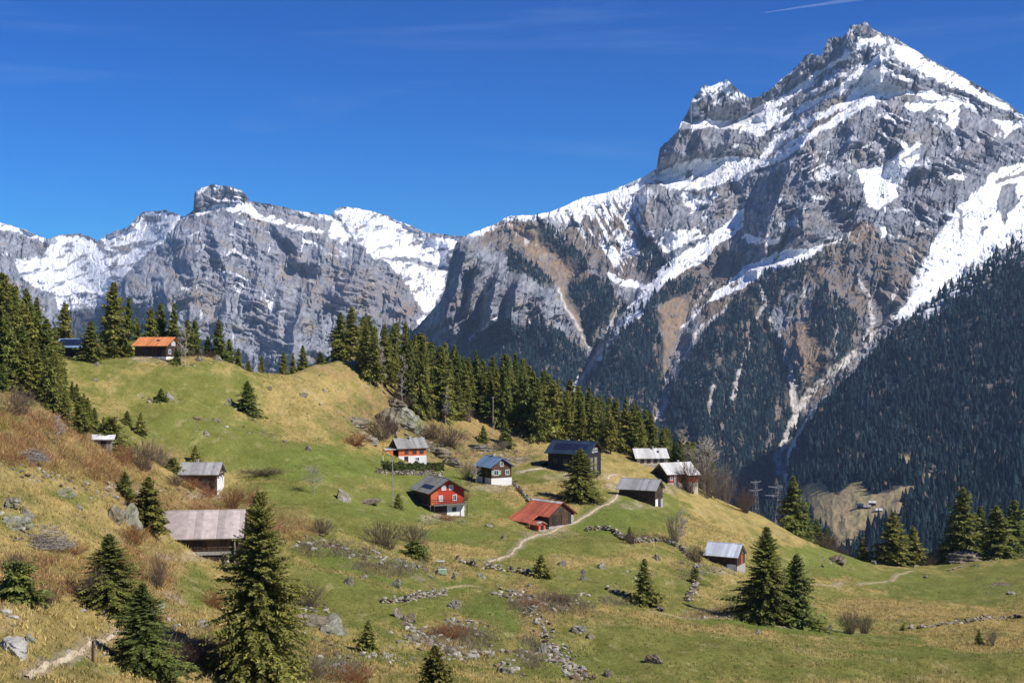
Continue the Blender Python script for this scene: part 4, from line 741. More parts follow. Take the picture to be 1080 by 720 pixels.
SPR = 'spruce_tree'
for (kind, u, v, hp, wp, lab) in [
    (BIG[0], 272, 713, 196, 98, 'largest foreground spruce, broad and olive tipped, hiding the end of the long pink roof'),
    (BIG[1], 151, 708, 96, 74, 'bushy foreground spruce standing beside the stony footpath and the short post'),
    (BIG[2], 115, 641, 80, 70, 'dark broad spruce on the slope below the twig heap, behind the footpath spruce'),
    (BUSH[0], 18, 634, 44, 52, 'low round spruce bush cut by the edge of the photo above the pale boulder'),
    (OLIVE[0], 156, 557, 56, 38, 'olive green young spruce at the end of the long pink roof'),
    (MID[0], 133, 525, 28, 20, 'small spruce among brown shrubs uphill of the olive young spruce'),
    (SMALL[0], 571, 609, 26, 24, 'dark round topped little spruce beside the stone wall below the footpath'),
    (MID[2], 680, 637, 50, 30, 'lone conical spruce beside a boulder in the lower meadow'),
    (BIG[1], 807, 657, 103, 62, 'taller spruce of the pair below the tin roofed hut'),
    (MID[2], 840, 660, 78, 46, 'shorter spruce of the pair below the tin roofed hut'),
    (MID[5], 261, 436, 35, 25, 'lone dark spruce on stones at the upper edge of the green slope'),
    (BIG[2], 612, 528, 56, 46, 'broad dark spruce in front of the dark barn house'),
    (SMALL[1], 388, 688, 36, 25, 'small dark spruce beside the big grey boulder'),
    (SMALL[0], 206, 490, 20, 15, 'little spruce showing above the grey roof of the white walled house'),
    (SMALL[1], 134, 447, 15, 12, 'smaller of two little spruces on the bank above the white roofed shed'),
    (SMALL[0], 148, 458, 24, 15, 'taller of two little spruces on the bank above the white roofed shed'),
    (SMALL[1], 664, 570, 16, 9, 'tiny spruce standing on the curved dry stone wall'),
    (SMALL[0], 186, 384, 19, 11, 'little dark spruce in front of the orange roofed hut'),
    (BUSH[1], 438, 587, 18, 28, 'dark low evergreen bush among shrubs below the red balcony house'),
    (BUSH[0], 117, 474, 34, 36, 'dark green evergreen thicket behind the white roofed shed'),
    (BUSH[1], 733, 615, 17, 13, 'dark rounded evergreen bush against the wall by the tin roofed hut'),
    (BUSH[0], 182, 497, 15, 22, 'dark evergreen bush at the corner of the white walled house'),
    (SMALL[0], 533, 470, 28, 17, 'young spruce on the rusty slope above the blue roofed house'),
    (SMALL[1], 510, 466, 18, 13, 'small spruce on the rusty slope under the pale leaning trunk'),
    (SMALL[0], 170, 423, 14, 14, 'tiny dark spruce among pale boulders on the upper green slope'),
    (SMALL[1], 1033, 679, 17, 10, 'tiny lone spruce below the long low wall'),
    (SMALL[0], 953, 665, 7, 8, 'smallest evergreen bush at the end of the long low wall'),
    (BUSH[1], 420, 536, 16, 10, 'dark evergreen bush at the cellar corner of the red balcony house'),
    (MID[3], 95, 382, 44, 26, 'dark spruce standing in front of the blue roofed hut'),
]: tree_px(SPR, kind, u, v, hp, wp, lab)
tree_px(SPR, OLIVE[0], 459, 738, 60, 44, 'pale green spruce top rising from the lower edge of the photo')
# behind the left hill crest, around the two huts
for (k, u, v, hp, wp, d, lab) in [
    (1, 66, 372, 54, 34, 292, 'spruce behind the blue roofed hut, half hidden by its neighbours'), (0, 119, 372, 76, 44, 284, 'tall dense spruce between the blue roofed hut and the orange roofed hut'), (4, 132, 372, 60, 26, 292, 'narrow spruce close behind the tall dense spruce between two huts'),
    (3, 158, 372, 48, 30, 300, 'spruce directly behind the orange roof, nearest its ridge end'), (1, 172, 372, 54, 28, 302, 'highest spruce directly behind the orange roof'), (4, 182, 374, 56, 26, 300, 'narrow spruce behind the gable of the orange roofed hut'), (5, 147, 374, 40, 26, 304, 'low spruce behind the orange roof on the side of the tall dense spruce'),
    (1, 196, 378, 42, 24, 298, 'spruce just past the gable of the orange roofed hut behind pale trunks'), (3, 208, 380, 44, 22, 300, 'spruce behind the pale bare trunks beside the orange roofed hut'), (2, 220, 383, 30, 20, 296, 'short spruce behind the white boulder on the hill crest'),
    (0, 231, 386, 50, 24, 296, 'tallest spruce past the white boulder on the hill crest'), (2, 242, 388, 32, 22, 298, 'second spruce past the white boulder, lower than the tallest'), (4, 251, 390, 24, 16, 300, 'last small spruce on the falling end of the hill crest'), (2, 262, 394, 14, 14, 300, 'tiny spruce on the saddle between hill crest and knoll'),
    (4, 276, 392, 18, 13, 312, 'little spruce on the saddle nearest the foot of the knoll'), (1, 299, 393, 23, 14, 322, 'young spruce on the grassy edge of the knoll, first of three'), (4, 309, 391, 20, 11, 324, 'thin young spruce on the grassy edge of the knoll, between two others'), (2, 320, 391, 28, 17, 326, 'pointed young spruce on the grassy edge of the knoll, biggest of three'),
    (5, 338, 388, 18, 15, 330, 'low young spruce at the lower end of the knoll wood'), (0, 359, 386, 58, 27, 334, 'first tall spruce at the grassy end of the knoll wood'), (2, 371, 388, 66, 30, 336, 'highest pointed spruce at the grassy end of the knoll wood')]:
    tree_px(SPR, MID[k], u, v, hp, wp, lab, d)
# the wood on the shrubby slope
gW = 'spruces of the wood above the shrubby slope'
TOPL = [(-60, 300), (0, 300), (12, 279), (25, 300), (40, 314), (52, 330), (58, 350), (66, 384), (84, 400), (100, 418), (116, 440)]
for (row, v0, dd, n_, hs_) in ((0, 0, 232, 12, 1.0), (1, 14, 218, 14, .92), (2, 30, 206, 15, .85), (3, 46, 196, 14, .7), (4, 66, 188, 12, .7)):
    for i in range(n_):
        u = -42 + (i + random.uniform(.2, .8)) * (128 + row * 7) / n_
        top = np.interp(u, [p[0] for p in TOPL], [p[1] for p in TOPL]) + v0 * min(1, max(.12, 1 - u / 105)) * random.uniform(.85, 1.2) + random.uniform(-4, 14)
        p = far_spot(u, dd + random.uniform(-6, 6)); h = (360 - top) / F * p.y - p.z
        if h < 2.2: continue
        put_tree(SPR, MID[random.choice([0, 1, 2, 3, 5, 7, 9])], p, h, min(h * random.uniform(.36, .48), 8), 'dense dark spruce in the wood at the top of the rusty shrub slope', 'spruce', gW)
# the wood along the knoll
gK = 'spruces of the long wood on the knoll'
TOPK = [(380, 326), (398, 326), (410, 332), (425, 338), (440, 346), (460, 351), (480, 360), (500, 368), (520, 366), (545, 372), (570, 388), (600, 392), (615, 398), (640, 412), (660, 416), (690, 434), (712, 442), (735, 458), (760, 476)]
FRONT = [(380, 394), (410, 413), (440, 437), (470, 444), (505, 440), (540, 453), (575, 464), (610, 470), (650, 478), (690, 478), (740, 500)]
tu = [p[0] for p in TOPK]; tv = [p[1] for p in TOPK]
for (row, dd, n_, dz) in ((0, 346, 36, 13), (1, 356, 38, 7), (2, 367, 36, 1), (3, 380, 28, 0)):
    for i in range(n_):
        u = 380 + (i + random.uniform(.15, .85)) * (372 if row else 300) / n_
        top = np.interp(u, tu, tv) + dz * random.uniform(.2, 2.2) + random.uniform(-3, 12) + (random.random() < .2) * random.uniform(8, 22)
        if row == 0:
            q = spot(u, np.interp(u, [p[0] for p in FRONT], [p[1] for p in FRONT]) + random.uniform(-7, 4)); p = q if q is not None else far_spot(u, dd)
        else: p = far_spot(u, dd + random.uniform(-5, 5))
        h = (360 - top) / F * p.y - p.z
        if h < 3: continue
        put_tree(SPR, MID[random.choice([0, 1, 3, 4, 6, 7, 8, 9])], p - Vector((0, 0, .2)), h, h * random.uniform(.22, .40), 'tall slender spruce in the dense wood running along the knoll', 'spruce', gK)
# spruces beyond the ridge on the far side of the meadow
for (k, u, v, hp, wp, d, lab) in [
    (0, 836, 575, 74, 36, 362, 'tall spruce beside the steel lattice masts'), (2, 850, 578, 50, 26, 368, 'lower spruce leaning on the tall one beside the lattice masts'), (1, 862, 582, 36, 22, 372, 'short spruce among bare bushes beyond the ridge dip'), (4, 873, 586, 30, 16, 374, 'thin short spruce further from the masts among bare bushes'),
    (1, 910, 598, 33, 16, 366, 'narrow lone spruce just before the broad spruce pair on the ridge'), (5, 941, 599, 60, 42, 364, 'broad spruce on the dip of the far ridge below the brown clearing'), (0, 963, 600, 46, 30, 368, 'second spruce tight against the broad one below the brown clearing'),
    (2, 1016, 592, 80, 46, 368, 'tallest dark spruce above the stony mound on the far ridge'), (1, 1004, 594, 52, 30, 372, 'dark spruce tucked beside the tallest one above the stony mound'), (5, 1052, 596, 64, 42, 350, 'sunlit spruce standing right of the stony mound'), (3, 1068, 592, 66, 34, 366, 'spruce behind the sunlit one by the stony mound'), (0, 1084, 594, 60, 36, 372, 'spruce cut by the edge of the photo beyond the stony mound'), (1, 1034, 594, 62, 28, 376, 'slim spruce between the tallest and the sunlit spruce')]:
    tree_px(SPR, MID[k], u, v, hp, wp, lab, d)

# ---- bare trees and shrubs
def twig_mesh(seed, n, spread, thick, mat, sub=4, lift=.25):
    """a bush of unit height: bent twigs fanning out of one root"""
    g = np.random.default_rng(seed); a = g.random(n) * 6.283; lean = np.sqrt(g.random(n)) * spread; ln = g.uniform(.35, 1.0, n)
    cl = g.normal(0, .28 * spread, (5, 2))[g.integers(0, 5, n)]; root = np.stack([np.cos(a) * .12 * spread * g.random(n) + cl[:, 0], np.sin(a) * .12 * spread * g.random(n) + cl[:, 1], np.full(n, -.05)], -1)
    tip = np.stack([np.cos(a) * lean + cl[:, 0], np.sin(a) * lean + cl[:, 1], ln * (1 - .35 * (lean / max(spread, .01)) ** 2)], -1); mid = root * .45 + tip * .55 + np.stack([0 * a, 0 * a, lift * lean], -1) * .5 + g.normal(0, .03, (n, 3))
    segs = [(root, mid, thick), (mid, tip, thick * .7)]
    for k in range(sub):
        f = g.uniform(.2, .95, (n, 1)); st = mid * (1 - f) + tip * f; dirv = tip - mid + g.normal(0, .16, (n, 3)) + np.array([0, 0, .05]); en = st + dirv * g.uniform(.4, .8, (n, 1)); segs.append((st, en, thick * .6))
    V, Fc, C, off = [], [], [], 0
    for (p, q, r) in segs:
        d = q - p; sd = np.cross(d, g.normal(0, 1, (n, 3))); sd /= np.linalg.norm(sd, axis=1, keepdims=True) + 1e-9; sd2 = np.cross(d, sd); sd2 /= np.linalg.norm(sd2, axis=1, keepdims=True) + 1e-9
        for s_ in (sd, sd2):
            V.append(np.stack([p - s_ * r, p + s_ * r, q + s_ * r * .4, q - s_ * r * .4], 1).reshape(-1, 3)); Fc.append(np.arange(n * 4).reshape(n, 4) + off); off += n * 4
            v_ = g.uniform(.6, 1.4, (n, 1)) * np.ones(3); C.append(np.repeat(v_, 4, 0))
    me = mesh_np('twigs', np.concatenate(V), np.concatenate(Fc), mat); set_color(me, 'tone', np.concatenate(C)); return me
TW = {'brown': [twig_mesh(70 + i, 130, .75, .008, M_TWIG) for i in range(3)], 'red': [twig_mesh(80 + i, 130, .8, .009, M_REDTWIG) for i in range(3)], 'pale': [twig_mesh(90 + i, 120, .6, .007, M_PALETWIG) for i in range(2)]}
def shrub(u, v, hp, wp, col, label, d=None):
    p = far_spot(u, d) if d else spot_or(u, v, 340); o = link('bare_shrub', random.choice(TW[col]), None, p); s = wp * p.y / F / 1.7; hp *= .85
    o.scale = (s, s, hp * p.y / F); o.rotation_euler.z = random.uniform(0, 6.28); tag(o, label, 'shrub')
for a in [(405, 577, 34, 46, 'brown', 'wide bare shrub on the rocky bank below the green field'), (440, 573, 24, 34, 'brown', 'bare brown shrub leaning over the dark evergreen bush'), (330, 640, 32, 30, 'brown', 'bare shrub growing from the pale stones beside the largest spruce'), (342, 563, 20, 26, 'brown', 'small bare shrub at the top of the rocky bank'),
          (22, 438, 34, 40, 'brown', 'pinkish bare bush in front of the dense spruce wood'), (150, 494, 36, 44, 'brown', 'large bare thicket beside the white roofed shed'), (172, 492, 26, 36, 'pale', 'greyish bare bush near the corner of the white walled house'), (128, 490, 26, 30, 'red', 'rusty shrub in front of the white roofed shed'), (245, 535, 26, 30, 'red', 'rusty shrub behind the gable of the long pink roofed barn'),
          (198, 516, 14, 26, 'red', 'rusty shrub against the front of the white walled house'), (218, 524, 12, 26, 'red', 'rusty shrub below the gable of the white walled house'), (185, 512, 16, 24, 'brown', 'brown shrub under the eave of the white walled house'), (100, 640, 50, 30, 'brown', 'bare shrub in the shade behind the dark broad spruce'), (45, 640, 24, 36, 'brown', 'bare grey shrub beside the low round spruce bush'), (210, 700, 34, 50, 'brown', 'bare dark shrub between the two foreground spruces'), (228, 640, 22, 28, 'red', 'rusty shrub against the edge of the largest spruce'), (330, 716, 26, 60, 'brown', 'low bare thicket along the bottom edge below the big boulder'), (375, 720, 22, 44, 'red', 'rusty low thicket along the bottom edge of the photo'),
          (142, 575, 26, 30, 'red', 'rusty shrub on the boulder beside the olive young spruce'), (165, 620, 40, 22, 'brown', 'thin bare shrub downhill of the pink roofed barn'), (12, 605, 24, 30, 'brown', 'brown shrub on the slope above the low round spruce bush'), (78, 585, 16, 40, 'red', 'rusty low shrub just below the twig heap'), (270, 540, 30, 26, 'red', 'rusty shrub above the top of the largest spruce'),
          (665, 573, 16, 16, 'brown', 'small bare shrub beside the tiny spruce on the curved wall'), (680, 571, 11, 14, 'brown', 'lowest bare shrub along the curved wall'), (712, 572, 36, 26, 'pale', 'pale bare shrub under the slope of the redbrown house'), (734, 592, 22, 22, 'brown', 'bare bush over the corner of the curved wall'), (775, 648, 14, 50, 'brown', 'brown thicket at the foot of the taller paired spruce'), (850, 662, 20, 26, 'brown', 'brown shrub at the foot of the shorter paired spruce'),
          (898, 668, 30, 26, 'brown', 'larger bare bush in the straw coloured hollow'), (910, 668, 26, 24, 'brown', 'smaller bare bush beside its larger twin in the straw coloured hollow'), (1044, 681, 22, 16, 'pale', 'thin bare bush next to the tiny lone spruce'), (590, 636, 12, 44, 'brown', 'brown thicket on the stones below the little dark spruce'), (560, 640, 12, 26, 'red', 'rusty shrub on the rubble wall through the lower meadow'), (470, 672, 14, 50, 'red', 'rusty shrub on the stone pile in the green hollow'),
          (470, 470, 24, 40, 'brown', 'greyish brown thicket right of the red house below the crag'), (455, 462, 20, 34, 'brown', 'bare thicket between the crag and the knoll wood'), (400, 462, 26, 44, 'brown', 'bare thicket on the boulders left of the crag'), (425, 432, 20, 36, 'brown', 'bare bushes over the top of the crag'), (375, 470, 16, 34, 'red', 'rusty shrub at the foot of the boulders left of the crag'), (490, 505, 22, 30, 'pale', 'grey bare shrub at the shaded wall of the blue roofed house'),
          (524, 474, 12, 30, 'pale', 'grey scrub on the terraces above the blue roofed house'), (495, 445, 20, 16, 'pale', 'whitish leafless bush at the foot of the knoll wood'), (486, 528, 14, 20, 'red', 'rusty shrub beside the rubble below the blue roofed house'), (470, 548, 6, 30, 'red', 'row of red leaved low shrubs below the red balcony house'), (280, 500, 8, 60, 'brown', 'low bare brush at the lower rim of the green slope'),
          (745, 524, 50, 48, 'pale', 'big pale bare tree crown behind the redbrown house'), (728, 520, 40, 30, 'brown', 'brown bare bush close behind the redbrown house'), (768, 530, 44, 34, 'pale', 'pale bare bush further down the ridge past the redbrown house'), (785, 540, 30, 26, 'brown', 'last bare bush before the steel lattice masts')]:
    shrub(*a)
for (u, d, hp, wp, lab) in [(868, 365, 30, 36, 'grey bare bush beyond the ridge dip beside the short spruces'), (886, 366, 22, 26, 'small grey bare bush beyond the ridge dip'), (978, 368, 24, 24, 'bare bush filling the gap beside the broad spruce pair'), (205, 292, 26, 26, 'bare brown bush around the pale trunks by the orange roofed hut'), (220, 286, 14, 18, 'bare bush by the white boulder on the hill crest')]:
    shrub(u, 0, hp, wp, 'brown', lab, d)

def bare_tree(u, v, hp, wp, mat, label, seed, d=None, stems=1):
    p = far_spot(u, d) if d else spot_or(u, v, 340); h = hp * p.y / F; w = wp * p.y / F; g = random.Random(seed)
    t = thing('bare_tree', label, 'tree', p)
    tr = MB(); cr = MB()
    for st in range(stems):
        x = g.uniform(-.2, .2) * w if stems > 1 else 0; q = [Vector((x, 0, -.3))]
        for k in range(1, 6): q.append(Vector((x + g.gauss(0, .02) * h * k / 3, g.gauss(0, .02) * h, h * k / 5.2)))
        for k in range(5): tr.bar(q[k], q[k + 1], h * .010 * (1 - k / 6), h * .010 * (1 - (k + 1) / 6), 5)
        for _ in range(34):
            f = g.uniform(1.2, 4.9); i = int(f); b0 = q[i].lerp(q[i + 1], f - i); a = g.uniform(0, 6.28); l = w * .5 * g.uniform(.5, 1) * (1.15 - .13 * f); b1 = b0 + Vector((math.cos(a) * l, math.sin(a) * l, l * g.uniform(.3, 1.1)))
            cr.bar(b0, b1, h * .006, h * .003, 3)
            for _ in range(5):
                c0 = b0.lerp(b1, g.uniform(.3, 1)); c1 = c0 + Vector((g.gauss(0, .3), g.gauss(0, .3), g.uniform(0, .5))) * l; cr.bar(c0, c1, h * .0035, h * .002, 3)
                c2 = c0.lerp(c1, .6); cr.bar(c2, c2 + Vector((g.gauss(0, .2), g.gauss(0, .2), g.uniform(0, .3))) * l, h * .0025, h * .0015, 3)
    tr.build('trunk', mat, t); cr.build('crown', mat, t)
M_BARETREE = surf('weathered bare wood', (.24, .21, .18), (.38, .34, .30), 6, .9); M_PALETREE = surf('pale birch wood', (.30, .26, .21), (.46, .41, .34), 6, .9)
bare_tree(331, 523, 30, 32, M_BARETREE, 'bare grey fruit tree on the green slope', 1)
bare_tree(402, 413, 52, 14, M_PALETREE, 'whitish leafless larch at the grassy end of the knoll wood', 2)
bare_tree(424, 434, 60, 14, M_BARETREE, 'grey half dead tree at the front of the knoll wood above the crag', 3)
bare_tree(193, 386, 44, 14, M_PALETREE, 'pale birch stems beside the gable of the orange roofed hut', 4, None, 2)
bare_tree(470, 448, 40, 14, M_BARETREE, 'grey leafless tree at the front edge of the knoll wood', 5)
bare_tree(722, 512, 54, 24, M_BARETREE, 'leafless tree behind the roof of the redbrown house', 6, 352)
bare_tree(745, 520, 56, 40, M_PALETREE, 'spreading pale leafless tree past the redbrown house', 7, 350, 2)
bare_tree(502, 510, 22, 16, M_PALETREE, 'little leafless tree at the shaded wall of the blue roofed house', 8)
bare_tree(718, 576, 40, 22, M_BARETREE, 'thin leafless tree behind the curved stone wall', 9)
bare_tree(62, 470, 30, 18, M_BARETREE, 'grey leafless sapling on the rusty shrub slope by the shed', 10)
# ================================================================== houses, barns and huts
def wood(name, a, b, w=.18): return surf(name, a, b, 5, .85, (1, 1, .25), .5, planks=(0, w, 1.2), dist=.02)
def plaster(name, a, b): return surf(name, a, b, 4, .9, bump=.2)
def sheet(name, a, b, w=.6, rough=.5, spec=.4): return surf(name, a, b, 1.6, rough, (1, 1, 1), .35, planks=(0, w, 1.0), dist=.03, spec=spec)
W_DARK = wood('sun darkened larch boards', (.030, .020, .014), (.085, .055, .038)); W_BROWN = wood('brown larch boards', (.075, .042, .026), (.16, .09, .055)); W_BLACK = wood('blackened boards', (.012, .012, .015), (.035, .035, .04))
W_RED = wood('red painted boards', (.40, .040, .022), (.55, .065, .035)); W_ORANGE = wood('orange red painted boards', (.52, .115, .045), (.68, .17, .07)); W_REDBRN = wood('red brown boards', (.36, .070, .040), (.50, .11, .06)); W_GREY = wood('silvered boards', (.16, .145, .13), (.30, .27, .24))
P_WHITE = plaster('whitewashed plaster', (.66, .64, .60), (.80, .78, .74)); P_BEIGE = plaster('beige plaster', (.45, .38, .30), (.58, .50, .40)); P_STONE = surf('mortared rubble stone', (.22, .20, .18), (.48, .45, .41), 5, .9, bump=.6)
RF_ORANGE = sheet('orange roof tiles', (.55, .19, .07), (.68, .27, .10), .3, .8, .2); RF_GREY = sheet('grey fibre roof', (.21, .20, .185), (.31, .30, .28), .5, .8, .2); RF_BLUE = sheet('blue grey steel roof', (.15, .25, .38), (.21, .32, .46), .5, .55, .3)
RF_BLACK = sheet('dark blue roof panels', (.018, .032, .055), (.035, .06, .09), 1.0, .4, .4); RF_RED = sheet('rust red tin roof', (.44, .105, .058), (.58, .17, .09), .45, .65, .3); RF_LIGHT = sheet('pale grey slab roof', (.46, .45, .42), (.58, .57, .54), .5, .8, .2); RF_PINK = sheet('faded pink corrugated roof', (.34, .285, .262), (.47, .40, .372), .8, .8, .2)
RF_TIN = sheet('bright tin roof', (.52, .56, .61), (.64, .68, .73), .6, .55, .4); RF_SLATE = sheet('worn grey roof', (.27, .26, .26), (.37, .36, .355), .5, .8, .2); RF_WHITE = sheet('white sheet roof', (.68, .69, .70), (.8, .8, .8), .8, .6, .3)
SOLAR = sheet('solar panels', (.012, .017, .035), (.02, .028, .055), 1.0, .25, .5); FR_WHITE = surf('white window paint', (.72, .72, .70), (.80, .80, .78), 4, .6, bump=0); FR_GREEN = surf('green window paint', (.20, .32, .20), (.30, .42, .28), 4, .6, bump=0); FR_DARK = surf('dark timber trim', (.05, .03, .02), (.10, .06, .04), 6, .8, bump=.2)
DOOR_D = surf('dark door boards', (.02, .015, .012), (.05, .035, .03), 6, .8, bump=.2); CHIM = surf('chimney masonry', (.30, .27, .25), (.5, .46, .43), 6, .9, bump=.3); METAL = surf('grey railing', (.22, .23, .24), (.36, .37, .38), 5, .6, bump=.1)
m, nt, b = new_mat('window glass'); b.inputs['Base Color'].default_value = (.05, .06, .07, 1); b.inputs['Roughness'].default_value = .12; b.inputs['Specular IOR Level'].default_value = .5; GLASS = m
m, nt, b = new_mat('curtained window glass'); b.inputs['Base Color'].default_value = (.45, .46, .46, 1); b.inputs['Roughness'].default_value = .2; b.inputs['Specular IOR Level'].default_value = .5; CURT = m

class House:
    def __init__(s, name, label, cat, u, v, e, L, W, hw, pitch, wall, roof, base=None, base_h=0, og=.5, oe=.6, gable=None, eave_wall=None, group=None, down=3.0):
        p = spot_or(u, v, 320); az = math.atan2(p.x, p.y); ee = R(e); rz = -ee - az
        back = W / 2 * abs(math.cos(ee)) + L / 2 * abs(math.sin(ee)); away = Vector((p.x, p.y, 0)).normalized()
        s.t = thing(name, label, cat, p + away * back * .92, rz, group); s.L, s.W, s.hw, s.base_h = L, W, hw, base_h
        rise = W / 2 * math.tan(R(pitch)); s.rise = rise; s.pitch = R(pitch)
        hx, hy = L / 2, W / 2; z0 = base_h if base else -down
        mb = MB(); mb.box(-hx, hx, -hy, hy, z0, hw)
        mb.v += []; mb.build('wall', wall, s.t)
        g = MB(); g.prism([(-hy, hw), (hy, hw), (0, hw + rise)], -hx, hx); g.build('gable', gable or wall, s.t)
        if base: bb = MB(); bb.box(-hx - .04, hx + .04, -hy - .04, hy + .04, -down, base_h); bb.build('plinth', base, s.t)
        t_ = .16; c, sn = math.cos(s.pitch), math.sin(s.pitch); rb = MB()
        for sg in (-1, 1):
            ye, ze = sg * (hy + oe * c), hw - oe * sn; zr = hw + rise
            a, b_, c_, d = (-hx - og, ye, ze), (hx + og, ye, ze), (hx + og, 0, zr), (-hx - og, 0, zr)
            up = Vector((0, sg * sn, c)) * t_; lift = Vector((0, sg * sn, c)) * .012
            pts = [Vector(q) + lift for q in (a, b_, c_, d)]
            if sg > 0: pts = [pts[1], pts[0], pts[3], pts[2]]
            rb.quadbox(pts + [q + up for q in pts])
        s.roof = rb.build('roof', roof, s.t)
        rc = MB(); rc.bar((-hx - og - .03, 0, hw + rise + .17), (hx + og + .03, 0, hw + rise + .17), .10, None, 6); rc.build('ridge_cap', roof, s.roof)
        for sx in (-1, 1):
            vg = MB()
            for sg in (-1, 1):
                x = sx * (hx + og); vg.slab((x, sg * (hy + oe * c), hw - oe * sn - .03), (x, 0, hw + rise - .03), (x, 0, hw + rise + .19), (x, sg * (hy + oe * c), hw - oe * sn + .19), .05 * sx * sg)
            vg.build('bargeboard', FR_DARK, s.roof)
    def place(s, side, a, z):
        """frame of reference on a wall: origin, along, outward"""
        hx, hy = s.L / 2, s.W / 2
        if side == 'F': return Vector((a, -hy, z)), Vector((1, 0, 0)), Vector((0, -1, 0))
        if side == 'R': return Vector((hx, a, z)), Vector((0, 1, 0)), Vector((1, 0, 0))
        return Vector((-hx, a, z)), Vector((0, -1, 0)), Vector((-1, 0, 0))
    def panel(s, mb, o, al, out, w, h, d0, d1):
        up = Vector((0, 0, 1)); q = [o - al * w / 2 + out * d0, o + al * w / 2 + out * d0, o + al * w / 2 + out * d1, o - al * w / 2 + out * d1]
        mb.quadbox(q + [p + up * h for p in q])
    def window(s, side, a, z, w=.8, h=.9, frame=None, pane=None, shutters=None, off=.045):
        o, al, out = s.place(side, a, z); f = MB(); up = Vector((0, 0, 1)); b = .10
        s.panel(f, o - up * b, al, out, w + 2 * b, b, off - .09, off + .07); s.panel(f, o + up * h, al, out, w + 2 * b, b, off - .09, off + .05)
        for k in (-1, 1): s.panel(f, o + al * k * (w / 2 + b / 2), al, out, b, h, off - .09, off + .05)
        s.panel(f, o, al, out, .05, h, off - .05, off + .035)
        fo = f.build('window', frame or FR_WHITE, s.t); pm = MB(); s.panel(pm, o, al, out, w, h, off - .06, off + .01); pm.build('pane', pane or GLASS, fo)
        if shutters:
            for k in (-1, 1):
                sm_ = MB(); s.panel(sm_, o + al * k * (w / 2 + b + w * .26), al, out, w * .46, h, off - .08, off + .03); sm_.build('shutter', shutters, fo)
    def door(s, side, a, z, w=.95, h=1.9, mat=None, off=.045):
        o, al, out = s.place(side, a, z); d = MB(); s.panel(d, o, al, out, w, h, off - .09, off + .03); do = d.build('door', mat or DOOR_D, s.t)
        hd = MB(); s.panel(hd, o + al * w * .36 + Vector((0, 0, 1.0)), al, out, .05, .14, off, off + .08); hd.build('handle', METAL, do)
    def boards(s, name, side, a, z, w, h, mat, d=.035):
        o, al, out = s.place(side, a, z); b = MB(); s.panel(b, o, al, out, w, h, -.03, d); return b.build(name, mat, s.t)
    def chimney(s, x, y, w=.5, h=1.1):
        z = s.hw + s.rise - abs(y) * math.tan(s.pitch); c = MB(); c.box(x - w / 2, x + w / 2, y - w / 2, y + w / 2, z - .3, z + h); c.box(x - w / 2 - .06, x + w / 2 + .06, y - w / 2 - .06, y + w / 2 + .06, z + h, z + h + .1); c.build('chimney', CHIM, s.roof, .015)
    def on_roof(s, name, sg, x0, x1, f0, f1, mat, parent=None, th=.06):
        c, sn = math.cos(s.pitch), math.sin(s.pitch); n = Vector((0, sg * sn, c)); hy = s.W / 2; P = []
        for (x, f) in ((x0, f0), (x1, f0), (x1, f1), (x0, f1)): P.append(Vector((x, sg * hy * (1 - f), s.hw + s.rise * f)) + n * .178)
        m_ = MB(); m_.quadbox(P + [q + n * th for q in P]); return m_.build(name, mat, s.roof)
    def balcony(s, side, a, z, w, dep, rail=METAL, floor=W_GREY):
        o, al, out = s.place(side, a, z); b = MB(); s.panel(b, o - Vector((0, 0, .14)), al, out, w, .14, .05, dep); bo = b.build('balcony', floor, s.t); r = MB()
        for zz in (.95, .5, .2): s.panel(r, o + out * (dep - .06) + Vector((0, 0, zz)), al, out, w, .07, 0, .05)
        for k in range(int(w / .35) + 1): s.panel(r, o + al * (-w / 2 + k * w / int(w / .35)) + out * (dep - .06), al, out, .05, .98, 0, .05)
        for k in (-1, 1):
            for zz in (.95, .5): s.panel(r, o + al * k * (w / 2 - .03) + Vector((0, 0, zz)), al, out, .05, .07, .06, dep)
            s.panel(r, o + al * k * (w / 2 - .12) - Vector((0, 0, 2.2)) + out * (dep - .15), al, out, .12, 2.06, 0, .12)
        r.build('railing', rail, bo)

# orange roofed hut on the hill crest
h = House('wooden_hut', 'dark timber hut with bright orange roof on the hill crest', 'hut', 166, 376, 27, 7.2, 6.2, 2.8, 26, W_DARK, RF_ORANGE, P_WHITE, .35, .6, .7, W_BROWN)
h.window('R', .1, 2.75, 1.5, .8, FR_WHITE, CURT); h.window('R', -1.6, 1.0, .9, .8, FR_WHITE); h.window('R', 1.4, 1.0, .9, .8, FR_WHITE); h.door('F', 2.2, .35); h.window('F', -1.2, 1.1, .8, .7, FR_DARK); h.on_roof('skylight', -1, .6, 1.3, .45, .65, SOLAR)
tr = MB(); tr.box(-3.4, 0.4, -5.0, -3.2, -1.6, .35); tr.build('terrace', P_STONE, h.t)
# blue roofed hut behind the wood
h = House('wooden_hut', 'dark hut with shiny blue roof half hidden by spruces', 'hut', 83, 369, 24, 7.4, 5.6, 2.3, 27, W_DARK, RF_BLUE, None, 0, .4, .6, W_ORANGE)
h.on_roof('solar_panel', -1, -3.6, 2.4, .08, .92, SOLAR); h.window('F', -2, .9, .8, .7, FR_DARK); h.door('F', 1.4, 0); h.window('R', 0, 1.0, .9, .9, FR_WHITE)
